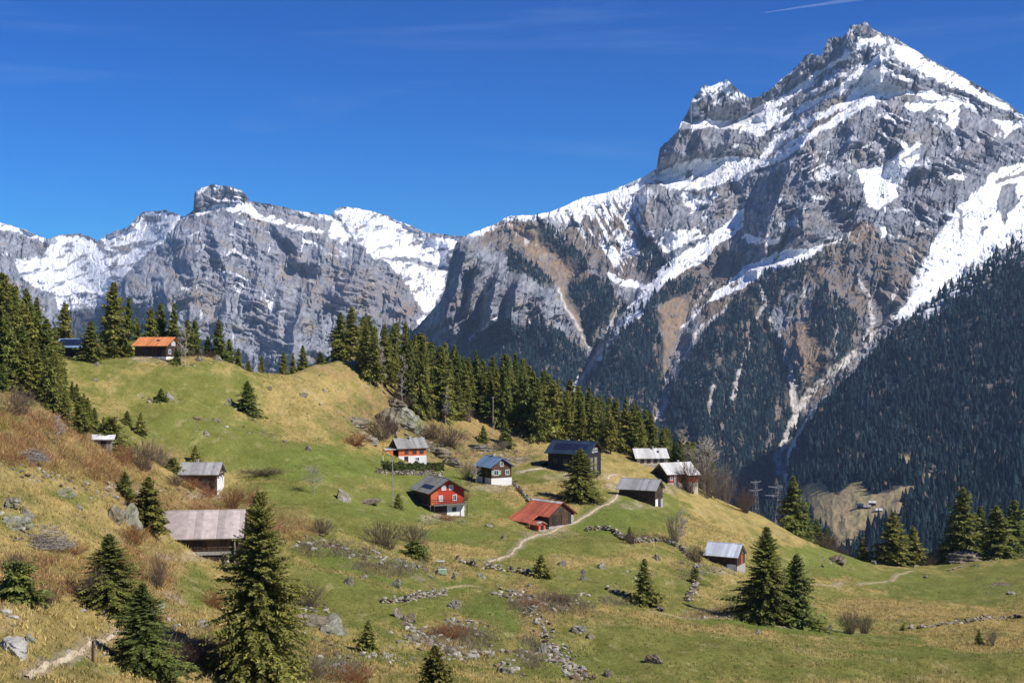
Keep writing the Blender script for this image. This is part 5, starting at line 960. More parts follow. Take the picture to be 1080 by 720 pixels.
# red gabled house with the balcony
h = House('chalet', 'chalet with red gable, grey balcony and grey roof in the middle of the hamlet', 'house', 463, 542, 66, 7.6, 6.9, 4.2, 31, W_DARK, RF_GREY, P_WHITE, 1.55, .95, .8, W_RED)
h.boards('red_cladding', 'R', 0, 1.56, 6.8, 2.63, W_RED); h.boards('orange_cladding', 'R', -2.6, 1.6, 1.5, 2.55, W_ORANGE, .05)
for a_ in (-.75, .75): h.window('R', a_, 4.4, .7, .75, FR_WHITE, CURT)
h.window('R', -1.35, 2.35, .62, .95, FR_WHITE, CURT, W_RED); h.window('R', 1.5, 2.35, .62, .95, FR_WHITE, GLASS, W_RED); h.balcony('R', .2, 1.75, 6.9, 1.25, W_DARK, W_GREY); h.boards('cellar_boards', 'R', -1.75, -2.9, 3.3, 4.4, W_DARK, .1); h.boards('cellar_boards', 'F', 0, -2.9, 7.5, 4.4, W_DARK, .1); h.door('R', -2.4, -.2, 1.0, 1.6, off=.16); h.window('R', 1.4, .35, .6, .6, FR_DARK, off=.085); h.window('F', -1.8, 2.2, .7, .8, FR_DARK); h.window('F', 1.2, 2.2, .7, .8, FR_DARK)
h.on_roof('solar_panel', -1, -1.2, 3.4, .12, .36, SOLAR); h.chimney(-1.2, .6, .55, .8)
# red house under the crag
h = House('chalet', 'small house with orange red boards over white base under the crag', 'house', 431, 488, -19, 6.6, 5.4, 3.4, 33, W_ORANGE, RF_GREY, P_WHITE, 1.55, .45, .5, W_DARK)
h.boards('dark_face', 'L', 0, 1.56, 5.3, 1.83, W_DARK); h.door('F', -1.5, -.1, .95, 1.55); h.window('F', 1.2, .45, .7, .65, FR_WHITE, off=.085); h.window('F', -1.4, 2.1, .7, .7, FR_DARK); h.window('F', .5, 2.1, .7, .7, FR_DARK); h.window('F', 2.2, 2.1, .7, .7, FR_DARK); h.chimney(.1, -.4, .4, .9)  # dark boards and gable put the left end's shade into its colour
an = MB(); an.box(-6.2, -4.6, -2.6, 2.0, 1.2, 3.0); ao = an.build('annex', W_ORANGE, h.t); a2 = MB(); a2.box(-6.24, -4.56, -2.64, 2.04, -3, 1.2); a2.build('plinth', P_WHITE, ao); a3 = MB(); a3.box(-6.6, -3.35, -2.8, 2.3, 3.02, 3.16); a3.build('roof', RF_LIGHT, ao); a4 = MB(); a4.box(-4.55, -3.36, .6, 2.0, -3, 3.0); a4.build('wall', W_BLACK, ao)
# blue roofed house
h = House('chalet', 'blue roofed wooden house with white plinth and white framed windows', 'house', 521, 511, 60, 6.6, 5.1, 4.0, 33, W_DARK, RF_BLUE, P_WHITE, 1.4, .55, .7, W_BROWN)
h.boards('brown_cladding', 'R', 0, 1.41, 5.0, 2.56, W_BROWN); h.window('R', 0, 4.0, .65, .85, FR_WHITE); h.window('R', -1.35, 2.1, 1.1, .95, FR_WHITE, None, FR_GREEN); h.window('R', 1.45, 2.1, .8, .95, FR_WHITE); h.window('F', -1.5, 2.2, .7, .7, FR_DARK); h.window('F', 1.3, 2.2, .7, .7, FR_DARK); h.door('F', 0, -.4, .9, 1.8, off=.085); h.chimney(-.6, .3, .45, .8)
# the large dark house
h = House('chalet', 'large dark barn house with dark blue roof behind the broad spruce', 'house', 606, 500, 25, 10.2, 7.6, 4.9, 31, W_BLACK, RF_BLACK, None, 0, .7, .8, W_DARK)
for a_ in (-.8, .85): h.window('R', a_, 4.9, 1.0, .75, FR_WHITE)
h.door('R', -1.7, .1, 1.5, 3.6, W_GREY); h.door('R', .6, .1, 1.5, 3.6, W_GREY); h.window('F', -3.2, 2.4, .9, .9, FR_DARK); h.window('F', -.6, 2.4, .9, .9, FR_DARK); h.window('F', 2.6, 2.4, .9, .9, FR_DARK); h.on_roof('solar_panel', -1, -4.2, 4.2, .2, .72, SOLAR); h.chimney(-2.4, 1.2, .5, .9)
an = MB(); an.box(-7.4, -5.12, -3.2, 1.5, -3, 1.5); ao = an.build('lean_to', W_BLACK, h.t); a3 = MB(); a3.slab((-7.7, -3.5, 1.55), (-5.11, -3.5, 2.6), (-5.11, 1.8, 2.6), (-7.7, 1.8, 1.55), .14); a3.build('roof', RF_BLACK, ao)
# red roofed barn by the path
h = House('barn', 'weathered barn with rust red tin roof beside the footpath', 'barn', 578, 558, 46, 7.4, 6.6, 2.6, 33, W_DARK, RF_RED, P_STONE, .5, .5, .6, W_BROWN)
h.on_roof('ridge_sheet', -1, -4.1, 4.1, .86, 1.0, RF_LIGHT, th=.04); h.door('R', .8, .5, 1.5, 2.0, W_BROWN); h.door('R', -1.8, .5, 1.0, 1.8, DOOR_D); h.window('R', 0, 3.0, .7, .6, FR_DARK); h.boards('stone_corner', 'R', 2.9, .51, .7, 1.7, P_STONE)
an = MB(); an.box(-4.6, 1.0, -5.9, -3.36, -3, 1.15); ao = an.build('lean_to', W_GREY, h.t); a3 = MB(); a3.slab((-5.0, -6.3, 1.15), (1.3, -6.3, 1.15), (1.3, -3.35, 2.55), (-5.0, -3.35, 2.55), .12); a3.build('roof', RF_RED, ao)
sh = House('shed', 'tiny shed with half red half grey roof leaning at the red roofed barn', 'shed', 567, 560, 46, 2.4, 1.8, 1.1, 26, W_REDBRN, RF_RED, P_STONE, .2, .2, .25); sh.on_roof('grey_sheet', 1, -1.3, 1.3, -.05, .95, RF_LIGHT); sh.on_roof('grey_sheet', -1, .4, 1.3, .3, .98, RF_LIGHT); sh.door('R', 0, .2, .7, .9, DOOR_D)
# three houses at the top of the path
h = House('chalet', 'low house with pale roof and beige front at the edge of the knoll wood', 'house', 685, 492, -13, 8.2, 6.0, 2.3, 33, P_BEIGE, RF_LIGHT, P_STONE, .4, .5, .6, W_DARK)
for a_ in (-2.6, -.9, .9, 2.6): h.window('F', a_, 1.0, .8, .8, FR_DARK)
h.boards('dark_face', 'L', 0, .41, 5.9, 1.88, W_DARK); h.chimney(.8, -.3, .45, .8); h.on_roof('skylight', -1, 1.7, 2.2, .5, .72, SOLAR)
h = House('chalet', 'pale roofed house with red boarded front and dark gable', 'house', 712, 513, -31, 8.2, 6.6, 3.3, 33, W_DARK, RF_LIGHT, P_BEIGE, .9, .6, .7, W_DARK)
h.boards('red_front', 'F', -2.3, .95, 2.6, 2.3, W_RED); h.boards('white_panel', 'F', -1.9, 1.0, .8, 1.9, P_WHITE, .06); h.window('F', -3.1, 1.6, .6, .8, FR_WHITE, off=.06); h.window('L', .6, 2.0, .7, .7, FR_DARK); h.window('L', 0, 3.9, .7, .7, FR_DARK); h.chimney(1.0, .3, .45, .8)
an = MB(); an.box(1.1, 4.04, -4.4, -3.34, .9, 3.0); ao = an.build('bay', W_REDBRN, h.t); a2 = MB(); a2.box(1.06, 4.08, -4.44, -3.36, -3, .9); a2.build('plinth', P_BEIGE, ao); a3 = MB(); a3.slab((.8, -4.85, 2.66), (4.72, -4.85, 2.66), (4.72, -3.2, 3.66), (.8, -3.2, 3.66), .14); a3.build('roof', RF_LIGHT, ao)
h.boards('upper_window', 'F', 2.5, 3.05, .1, .1, FR_DARK, .02)
h = House('barn', 'dark log barn with grey roof on a stone corner below the pale roofed houses', 'barn', 676, 529, 18, 8.2, 5.6, 2.7, 32, W_DARK, RF_SLATE, None, 0, .5, .6, W_DARK)
h.boards('stone_corner', 'R', -1.9, -2.5, 1.7, 3.0, P_WHITE, .1); h.boards('stone_corner', 'R', 1.9, -2.5, 1.7, 2.7, P_STONE, .1); h.boards('stone_corner', 'F', -3.5, -2.5, 1.1, 3.1, P_STONE, .1); h.window('R', 0, 1.0, .7, .7, FR_DARK); h.door('F', -1, 0, 1.2, 1.8, DOOR_D)
# hut on the slope
h = House('wooden_hut', 'dark timber hut with bright tin roof standing alone on the straw coloured slope', 'hut', 765, 598, 19, 5.9, 4.6, 2.0, 37, W_DARK, RF_TIN, P_STONE, .2, .35, .45, W_BROWN)
h.boards('pale_panel', 'F', 1.9, -.6, 1.6, 1.1, RF_TIN, .12); h.door('R', .3, .2, .9, 1.7, W_REDBRN); h.window('R', -1.3, .9, .6, .6, FR_DARK); h.window('R', 0, 2.3, .5, .5, FR_DARK)
# white walled house at the foot of the green slope
h = House('chalet', 'small house with worn grey roof and white stone gable among rusty shrubs', 'house', 213, 518, 15, 6.3, 4.4, 2.8, 34, P_WHITE, RF_SLATE, None, 0, .35, .45, W_DARK)
h.boards('dark_face', 'F', 0, -1.5, 6.2, 4.25, W_BROWN, .02); h.boards('dark_band', 'R', 0, 2.0, 4.3, .75, W_DARK); h.window('R', -.9, 1.35, .7, .8, FR_WHITE, CURT); h.window('R', .9, 1.35, .6, .8, FR_WHITE); h.window('F', -1.6, 1.3, .7, .8, FR_DARK); h.window('F', 1.0, 1.3, .7, .8, FR_DARK); h.door('F', 2.3, 0, .8, 1.8); h.chimney(-.8, .2, .4, .7)  # brown boards on the front paint the shade under the eave
# long pink roofed barn
h = House('barn', 'long low barn with faded pink corrugated roof in the foreground', 'barn', 200, 580, 6, 11.8, 7.0, 1.4, 32, W_DARK, RF_PINK, None, 0, .25, .6, W_DARK)
h.boards('brown_boards', 'F', 3.4, .13, 2.6, 1.1, W_BROWN); h.boards('pale_footing', 'F', 2.4, -.62, 5.0, .34, P_STONE, .14); h.door('F', 1.2, .1, .9, 1.2); h.window('F', -2.5, .5, .6, .5, FR_DARK); h.boards('corner_post', 'F', 5.2, -2.5, .16, 3.7, W_GREY, .35)
# white roofed shed behind the brush
p = spot_or(107, 472, 165); t = thing('shed', 'little shed with white sheet roof half sunk behind the rusty shrubs', 'shed', p + Vector((0, 1, .3)), R(12))
mb = MB(); mb.box(-1.2, 1.2, -.9, .9, -2, .85); mb.build('wall', W_GREY, t); mb = MB(); mb.slab((-1.8, -1.3, .86), (1.6, -1.3, .80), (1.6, 1.3, 1.32), (-1.8, 1.3, 1.38), .1); mb.build('roof', RF_WHITE, t); mb = MB(); mb.box(-.3, .5, -.94, -.88, -1.0, .6); mb.build('door', DOOR_D, t)
# farm in the far clearing
if 'FARM' in globals():
    for (i, L_, W_, hw_, lab, wl, rf) in [(0, 12, 8, 3, 'long white roofed farmhouse in the clearing across the valley', W_BROWN, RF_GREY), (1, 9, 7, 2.5, 'small pale roofed shed below the far farmhouse', W_GREY, RF_LIGHT), (2, 9, 8, 5, 'dark little barn beside the far farmhouse', W_BLACK, RF_BLACK), (3, 10, 7, 5, 'dark gabled building behind the far farmhouse', W_DARK, RF_LIGHT)]:
        t = thing('farmhouse' if i == 0 else 'barn', lab, 'farmhouse' if i == 0 else 'barn', FARM[i], R(-12)); mb = MB(); mb.box(-L_ / 2, L_ / 2, -W_ / 2, W_ / 2, -6, hw_); mb.prism([(-W_ / 2, hw_ + .01), (W_ / 2, hw_ + .01), (0, hw_ + W_ * .3)], -L_ / 2, L_ / 2); mb.build('wall', wl, t); mb = MB()
        for sg in (-1, 1):
            q = [Vector((-L_ / 2 - .8, sg * (W_ / 2 + 1), hw_ - .55)), Vector((L_ / 2 + .8, sg * (W_ / 2 + 1), hw_ - .55)), Vector((L_ / 2 + .8, 0, hw_ + W_ * .3 + .06)), Vector((-L_ / 2 - .8, 0, hw_ + W_ * .3 + .06))]
            mb.quadbox(q + [k + Vector((0, 0, .5)) for k in q])
        mb.build('roof', rf, t)
# ================================================================== rocks, walls, masts and small things
def rock_surface(name, a, b, c):
    m, nt, bs = new_mat(name); L = nt.links; bs.inputs['Roughness'].default_value = .95; bs.inputs['Specular IOR Level'].default_value = .1
    tc = N(nt, 'ShaderNodeTexCoord'); oi = N(nt, 'ShaderNodeObjectInfo'); ad = N(nt, 'ShaderNodeVectorMath', operation='ADD'); L.new(tc.outputs['Object'], ad.inputs[0]); L.new(oi.outputs['Location'], ad.inputs[1])
    n1 = N(nt, 'ShaderNodeTexNoise', Scale=1.6, Detail=8.0, Roughness=.7); n2 = N(nt, 'ShaderNodeTexNoise', Scale=.9, Detail=5.0, Roughness=.6)
    L.new(ad.outputs[0], n1.inputs['Vector']); L.new(ad.outputs[0], n2.inputs['Vector'])
    cr = N(nt, 'ShaderNodeValToRGB'); cr.color_ramp.elements[0].position = .36; cr.color_ramp.elements[1].position = .64; cr.color_ramp.elements[0].color = (*a, 1); cr.color_ramp.elements[1].color = (*b, 1); L.new(n1.outputs['Fac'], cr.inputs['Fac'])
    mr = N(nt, 'ShaderNodeMapRange'); mr.inputs['From Min'].default_value = .52; mr.inputs['From Max'].default_value = .62; mr.inputs['To Max'].default_value = .8; L.new(n2.outputs['Fac'], mr.inputs['Value'])
    mx = N(nt, 'ShaderNodeMix', data_type='RGBA'); L.new(mr.outputs[0], mx.inputs['Factor']); L.new(cr.outputs[0], mx.inputs['A']); mx.inputs['B'].default_value = (*c, 1); L.new(mx.outputs['Result'], bs.inputs['Base Color'])
    bp = N(nt, 'ShaderNodeBump', Strength=.7, Distance=.12); L.new(n1.outputs['Fac'], bp.inputs['Height']); L.new(bp.outputs[0], bs.inputs['Normal']); return m
M_STONE = rock_surface('grey field stone', (.10, .09, .07), (.36, .325, .265), (.17, .14, .06)); M_LICHEN = rock_surface('lichen covered stone', (.10, .10, .07), (.35, .34, .26), (.21, .20, .08)); M_MOSSY = rock_surface('mossy brown stone', (.10, .08, .05), (.29, .25, .18), (.16, .11, .045))
def rock_mesh(seed, sub, mat, name='boulder', cuts=7):
    g = np.random.default_rng(seed); bm = bmesh.new(); bmesh.ops.create_icosphere(bm, subdivisions=sub, radius=1); co = np.array([v.co[:] for v in bm.verts])
    pl = g.normal(0, 1, (cuts + 6, 3)); pl /= np.linalg.norm(pl, axis=1, keepdims=True); ds = g.uniform(.42, .8, cuts + 6)
    for n_, d_ in zip(pl, ds): k = co @ n_; co = co - np.clip(k - d_, 0, None)[:, None] * n_ * .92
    co *= (1 + .20 * fbm(co[:, 0] * 2 + seed, co[:, 1] * 2 + co[:, 2] * 1.7, 3, seed) - .16 * sstep(.6, .95, ridged(co[:, 0] * 1.6 + co[:, 1] * 1.1 + seed, co[:, 2] * 1.9 - co[:, 1], 3, seed + 5)) + .05 * fbm(co[:, 0] * 9 + co[:, 1] * 6, co[:, 2] * 9, 3, seed + 7))[:, None]
    for v, c_ in zip(bm.verts, co): v.co = c_
    me = bpy.data.meshes.new(name); bm.to_mesh(me); bm.free(); me.materials.append(mat); return me
ROCKS = {k: [rock_mesh(s0 + i, 5, mt, 'boulder', 9) for i in range(4)] for k, mt, s0 in (('grey', M_STONE, 10), ('lichen', M_LICHEN, 20), ('moss', M_MOSSY, 30), ('pale', rock_surface('smooth pale stone', (.27, .255, .225), (.42, .40, .365), (.30, .28, .22)), 44))}
def crag_mesh(seed, mat):
    g = np.random.default_rng(seed); bm = bmesh.new(); bmesh.ops.create_icosphere(bm, subdivisions=6, radius=1); co = np.array([v.co[:] for v in bm.verts])
    pl = g.normal(0, 1, (16, 3)); pl /= np.linalg.norm(pl, axis=1, keepdims=True)
    for n_, d_ in zip(pl, g.uniform(.5, .85, 16)): k = co @ n_; co = co - np.clip(k - d_, 0, None)[:, None] * n_ * .8
    a, b_ = co[:, 0] + .7 * co[:, 1] + seed, co[:, 2] * 1.3 + .6 * co[:, 1]
    co *= (1 + .30 * (ridged(a * 1.3, b_ * 1.1, 4, seed) - .5) + .10 * (ridged(a * 5, b_ * 4, 3, seed + 3) - .5) + .05 * np.sin(co[:, 2] * 22 + 3 * a))[:, None]
    for v, c_ in zip(bm.verts, co): v.co = c_
    me = bpy.data.meshes.new('rock_outcrop'); bm.to_mesh(me); bm.free(); me.materials.append(mat); return me
CRAGS = {k: [crag_mesh(s0 + i, mt) for i in range(2)] for k, mt, s0 in (('grey', M_STONE, 10), ('lichen', M_LICHEN, 20), ('moss', M_MOSSY, 30))}
def boulder(u, v, wp, hp, kind, label, dep=.8, name='boulder'):
    p = spot_or(u, v, 330); s = p.y / F; o = link(name, random.choice((CRAGS if name == 'rock_outcrop' else ROCKS)[kind]), None, p + Vector((0, wp * s * .3, hp * s * -.08))); o.scale = (wp * s * .60, wp * s * .60 * dep, hp * s * .95); o.rotation_euler = (random.uniform(-.2, .2), random.uniform(-.2, .2), random.uniform(0, 6.28) if dep > .7 else random.uniform(-.3, .3)); tag(o, label, 'boulder')
for a in [(348, 668, 58, 26, 'lichen', 'biggest grey green boulder in the lower meadow beside the small dark spruce'), (328, 662, 40, 18, 'moss', 'rusty mossy rock joined to the biggest grey green boulder'), (8, 686, 46, 24, 'pale', 'smooth pale boulder cut by the edge of the photo above the footpath'), (30, 676, 14, 9, 'lichen', 'little yellowish rock beside the smooth pale boulder'),
          (135, 552, 38, 30, 'lichen', 'tilted grey boulder below the olive young spruce'), (118, 548, 26, 16, 'moss', 'brown rock uphill of the tilted grey boulder'), (12, 556, 34, 20, 'lichen', 'cracked grey outcrop at the edge of the photo'), (8, 535, 26, 13, 'grey', 'upper rock of the cracked outcrop at the edge of the photo'), (26, 545, 20, 12, 'grey', 'pale rock beside the cracked outcrop'), (64, 522, 22, 12, 'lichen', 'pale rock with a dark hollow on the dry slope'), (83, 537, 8, 7, 'grey', 'small white stone below the rock with a dark hollow'),
          (160, 617, 14, 9, 'grey', 'flat pale rock downhill of the pink roofed barn'), (165, 640, 18, 9, 'lichen', 'flat rock beside the grass patch behind the spruces'), (246, 712, 28, 10, 'lichen', 'pale flat rock at the foot of the largest spruce'), (213, 662, 22, 8, 'grey', 'flat slab between the two foreground spruces'), (110, 646, 18, 10, 'grey', 'white broken rocks at the foot of the dark broad spruce'), (366, 616, 14, 12, 'grey', 'pointed white rock in the green field'), (384, 610, 12, 6, 'grey', 'flat white rock beside the pointed white one'), (417, 620, 18, 10, 'lichen', 'grey block above the short stone wall'), (420, 652, 14, 14, 'grey', 'pale upright block at the head of the mossy stones'), (430, 656, 22, 12, 'moss', 'mossy mound of stones behind the pale upright block'),
          (478, 642, 22, 11, 'grey', 'broken stone mound in the middle of the green hollow'), (612, 668, 18, 12, 'grey', 'angular grey boulder alone in the dry meadow'), (622, 674, 12, 7, 'moss', 'reddish stone touching the angular grey boulder'), (690, 700, 22, 14, 'moss', 'brown stone heap low in the meadow'), (635, 600, 12, 8, 'grey', 'pale boulder beside its twin on the straw meadow'), (614, 605, 8, 6, 'grey', 'pale stone in the straw meadow near the footpath end'), (592, 597, 13, 9, 'grey', 'pale rounded boulder next to the little dark spruce'), (615, 612, 8, 9, 'lichen', 'upright stone above the rubble bank'), (693, 592, 12, 8, 'moss', 'brown stone behind the lone conical spruce'),
          (531, 568, 6, 8, 'grey', 'white upright stone standing alone in the green meadow'), (516, 556, 9, 5, 'grey', 'flat grey rock in the meadow below the hamlet'), (508, 610, 15, 8, 'lichen', 'rounded grey rock with a dark gap at the field corner'), (478, 611, 9, 6, 'grey', 'grey rock beside the pale box'), (570, 690, 14, 14, 'grey', 'blue grey boulder on the rubble wall'), (640, 714, 12, 9, 'moss', 'brown boulder at the bottom edge of the meadow'), (533, 712, 20, 11, 'lichen', 'lichen covered rocks at the bottom edge below the green hollow'), (360, 528, 18, 15, 'grey', 'grey boulder on the green slope near the bare fruit tree'), (385, 532, 34, 7, 'moss', 'flat row of stones behind the boulder on the green slope'),
          (324, 475, 9, 6, 'grey', 'pale stone at the foot of the straw coloured knoll'), (300, 467, 10, 4, 'grey', 'flat white stone at the rim of the green slope'), (342, 414, 6, 5, 'grey', 'small white stone high on the straw coloured knoll'), (317, 418, 14, 6, 'moss', 'brown rock high on the straw coloured knoll'), (282, 411, 9, 6, 'moss', 'dark brown rock near the lone dark spruce'), (372, 384, 12, 6, 'grey', 'pale rock on the crest of the knoll'), (227, 380, 11, 7, 'grey', 'white boulder on the hill crest past the orange roofed hut'), (100, 386, 16, 6, 'grey', 'pale rocks before the blue roofed hut'), (210, 381, 12, 8, 'moss', 'dark rock on the hill crest by the pale trunks'), (177, 421, 12, 9, 'grey', 'upright pale stone on the upper green slope'), (216, 460, 9, 6, 'grey', 'pale block low on the green slope'), (228, 445, 12, 6, 'moss', 'brown rock in the middle of the green slope'), (240, 424, 14, 6, 'grey', 'stones beside the lone dark spruce'), (206, 442, 9, 5, 'moss', 'little brown rock on the green slope'), (100, 402, 8, 4, 'moss', 'brown stone under the blue roofed hut'),
          (966, 593, 6, 3, 'grey', 'pale stone on the ridge dip'), (1057, 577, 6, 5, 'grey', 'white stone by the sunlit spruce'), (978, 609, 7, 3, 'moss', 'dark low stone on the far meadow'), (1068, 627, 12, 3, 'grey', 'pale stones in front of a dark hollow on the far meadow'), (1060, 617, 24, 4, 'moss', 'dark earthy lip on the far meadow'), (922, 590, 5, 7, 'grey', 'white upright stone at the foot of the broad ridge spruce'), (800, 668, 10, 6, 'grey', 'pale stone under the paired spruces'), (876, 664, 10, 7, 'lichen', 'grey stone beside the leafless bushes'), (758, 522, 5, 4, 'grey', 'white stone on the ridge near the masts'), (868, 598, 5, 4, 'grey', 'pale stone on the ridge above the meadow dip')]:
    boulder(*a)
# crag and outcrops: big half buried rock masses
for a in [(430, 452, 40, 24, 'lichen', 'smooth pale crag face above the red house'), (404, 452, 40, 26, 'moss', 'broken brown crag beside the smooth pale crag face'), (415, 430, 34, 16, 'moss', 'upper ledge of the broken crag'), (388, 466, 22, 8, 'grey', 'pale slab at the foot of the crag'), (375, 448, 26, 12, 'moss', 'shadowed ledge on the grassy side of the crag'), (466, 482, 26, 14, 'moss', 'brown outcrop past the hedge of the red house'), (478, 492, 20, 16, 'moss', 'rounded outcrop above the blue roofed house'), (452, 474, 18, 10, 'grey', 'pale rock rib behind the red house'), (882, 594, 26, 9, 'moss', 'stony outcrop on the ridge dip'), (1022, 590, 40, 13, 'moss', 'stony mound under the dark spruces on the ridge'), (552, 460, 16, 8, 'grey', 'pale outcrop under the knoll wood'), (505, 475, 26, 8, 'grey', 'grey ledge above the blue roofed house'), (545, 488, 34, 8, 'moss', 'brown terrace bank beside the dark barn house')]:
    boulder(*a, dep=.75, name='rock_outcrop')

STONE_LP = [rock_mesh(60 + i, 2, M_STONE, 'stone', 4) for i in range(6)]
_SV = []
for me in STONE_LP:
    co = np.empty(len(me.vertices) * 3); me.vertices.foreach_get('co', co); fc = np.array([p.vertices[:] for p in me.polygons]); _SV.append((co.reshape(-1, 3), fc))
M_RUBBLE, nt, b = new_mat('weathered wall stones'); b.inputs['Roughness'].default_value = 1; at = N(nt, 'ShaderNodeAttribute', attribute_name='tone'); no = N(nt, 'ShaderNodeTexNoise', Scale=5.0, Detail=6.0, Roughness=.7); tcn = N(nt, 'ShaderNodeTexCoord'); nt.links.new(tcn.outputs['Object'], no.inputs['Vector']); mrn = N(nt, 'ShaderNodeMapRange'); mrn.inputs['From Min'].default_value = .3; mrn.inputs['From Max'].default_value = .7; mrn.inputs['To Min'].default_value = .6; mrn.inputs['To Max'].default_value = 1.25; nt.links.new(no.outputs['Fac'], mrn.inputs['Value']); hsn = N(nt, 'ShaderNodeHueSaturation'); nt.links.new(at.outputs['Color'], hsn.inputs['Color']); nt.links.new(mrn.outputs[0], hsn.inputs['Value']); nt.links.new(hsn.outputs[0], b.inputs['Base Color'])
def stones_mesh(name, P, S, mat, seed):
    g = np.random.default_rng(seed); V, Fc, off, C = [], [], 0, []
    for p, s in zip(P, S):
        co, fc = _SV[g.integers(6)]; a = g.uniform(0, 6.28); c_, s_ = math.cos(a), math.sin(a); q = co * np.asarray(s); q = np.stack([q[:, 0] * c_ - q[:, 1] * s_, q[:, 0] * s_ + q[:, 1] * c_, q[:, 2] + q[:, 0] * g.normal(0, .2)], -1)
        V.append(q + np.asarray(p)); Fc.append(fc + off); off += len(co); C.append(np.repeat([(np.array([.30, .275, .225]) if g.random() < .62 else np.array([.17, .125, .075])) * g.uniform(.5, 1.5)], len(co), 0))
    me = mesh_np(name, np.concatenate(V), np.concatenate(Fc), M_RUBBLE); set_color(me, 'tone', np.concatenate(C)); return me
def polyline_ground(pts, step):
    P = [spot(*p) for p in pts]; P = [p for p in P if p is not None]; xy = np.array([(p.x, p.y) for p in P]); s = np.concatenate([[0], np.cumsum(np.hypot(*np.diff(xy, axis=0).T))]); n = max(3, int(s[-1] / step)); t = np.linspace(0, s[-1], n)
    return np.interp(t, s, xy[:, 0]), np.interp(t, s, xy[:, 1])
def stone_wall(pts, hgt, size, label, seed, mat=None, wob=.5):
    x, y = polyline_ground(pts, size * .5); g = np.random.default_rng(seed); P, S = [], []
    for xx, yy in zip(x, y):
        k = 0; z = 0; top = hgt * g.uniform(.15, 1.15)
        while z < top:
            s = size * g.uniform(.28, .66); px, py = xx + g.normal(0, size * wob * .5), yy + g.normal(0, size * wob * .5)
            P.append((px, py, float(ground(px, py)) + z + s * .15)); S.append((s * g.uniform(.8, 1.2), s * g.uniform(.6, 1), s * g.uniform(.45, .7))); z += s * .75
    o = link('stone_wall', stones_mesh('stone_wall', P, S, mat or M_STONE, seed)); tag(o, label, 'stone wall')
stone_wall([(618, 560), (634, 558), (648, 561), (655, 568), (668, 573), (690, 571), (704, 572), (716, 578), (722, 584), (731, 590)], .8, .8, 'curved dry stone wall climbing behind the straw meadow', 1)
stone_wall([(735, 598), (736, 612), (732, 622), (725, 634)], .7, .8, 'ruined wall running down past the dark rounded bush', 2)
stone_wall([(402, 636), (414, 636), (432, 634), (446, 630), (458, 628), (470, 625)], .7, .55, 'short straight dry stone wall in the green field', 3)
stone_wall([(484, 592), (498, 597), (512, 600), (526, 601), (540, 603), (554, 606), (562, 608)], .8, .7, 'rubble wall below the end of the footpath', 4)
stone_wall([(960, 663), (985, 661), (1010, 657), (1035, 654), (1060, 652), (1085, 651)], .5, .7, 'long low wall across the straw coloured hollow', 5)
stone_wall([(535, 503), (543, 511), (549, 518), (555, 525), (559, 530)], .7, .7, 'thin wall dropping between the blue roofed house and the red roofed barn', 6)
stone_wall([(398, 498), (412, 500), (428, 501), (446, 501), (466, 500)], .8, .6, 'pale retaining wall under the hedge of the red house', 7)
stone_wall([(536, 622), (552, 628), (558, 640), (566, 652), (574, 664), (580, 676), (592, 690), (604, 706), (612, 720)], .3, .6, 'tumbled stone wall running down through the lower meadow', 8, None, 2.2)
stone_wall([(640, 622), (660, 628), (676, 634), (690, 640), (700, 645)], .5, .6, 'low broken wall past the lone conical spruce', 9)
stone_wall([(1000, 602), (1010, 599), (1020, 597), (1034, 597)], .3, .5, 'short row of stones rising onto the stony mound', 10)
stone_wall([(237, 582), (238, 590), (239, 598), (240, 604)], 1.0, .5, 'crumbling corner wall below the end of the pink roofed barn', 11)
stone_wall([(740, 652), (770, 652), (800, 658), (830, 660)], .3, .6, 'low stones along the dry track under the paired spruces', 12)
def rubble(areas, label, seed, mat):
    g = np.random.default_rng(seed); P, S = [], []
    for (pts, wpx, n, smin, smax) in areas:
        pts = np.array(pts, float); sl = np.concatenate([[0], np.cumsum(np.hypot(*np.diff(pts, axis=0).T))])
        for _ in range(n):
            t = g.uniform(0, sl[-1]); u = np.interp(t, sl, pts[:, 0]) + g.normal(0, wpx); v = np.interp(t, sl, pts[:, 1]) + g.normal(0, wpx * .45); p = spot(u, v)
            if p is None or p.y > 395: continue
            s = (smin + (smax - smin) * g.random() ** 2.5) * .72; P.append((p.x, p.y, p.z + s * .1)); S.append((s * g.uniform(.8, 1.3), s * g.uniform(.7, 1.1), s * g.uniform(.45, .85)))
    o = link('rubble', stones_mesh('rubble', P, S, mat, seed)); tag(o, label, 'stones', kind='stuff')
rubble([([(430, 672), (450, 676), (480, 690), (510, 690)], 8, 220, .2, .75), ([(470, 655), (500, 660), (512, 672)], 6, 60, .2, .6), ([(420, 655), (445, 668), (470, 672)], 5, 70, .2, .8)], 'heaps of grey stones in the green hollow', 41, M_STONE)
rubble([([(300, 575), (340, 572), (372, 585), (410, 592), (450, 600), (475, 606)], 7, 190, .2, .8), ([(330, 640), (340, 650), (350, 690), (370, 705)], 9, 90, .15, .7), ([(360, 690), (400, 690), (430, 700)], 7, 60, .15, .6), ([(322, 652), (330, 642)], 6, 36, .2, .7)], 'grey stones along the banks of the green field', 42, M_STONE)
rubble([([(520, 622), (560, 632), (590, 642), (620, 630)], 9, 130, .2, .8), ([(545, 690), (575, 682), (610, 716)], 8, 110, .2, .8), ([(530, 700), (545, 712)], 6, 40, .2, .7), ([(640, 605), (700, 592), (660, 610)], 14, 30, .2, .7)], 'stones of the bank between the two meadows', 43, M_STONE)
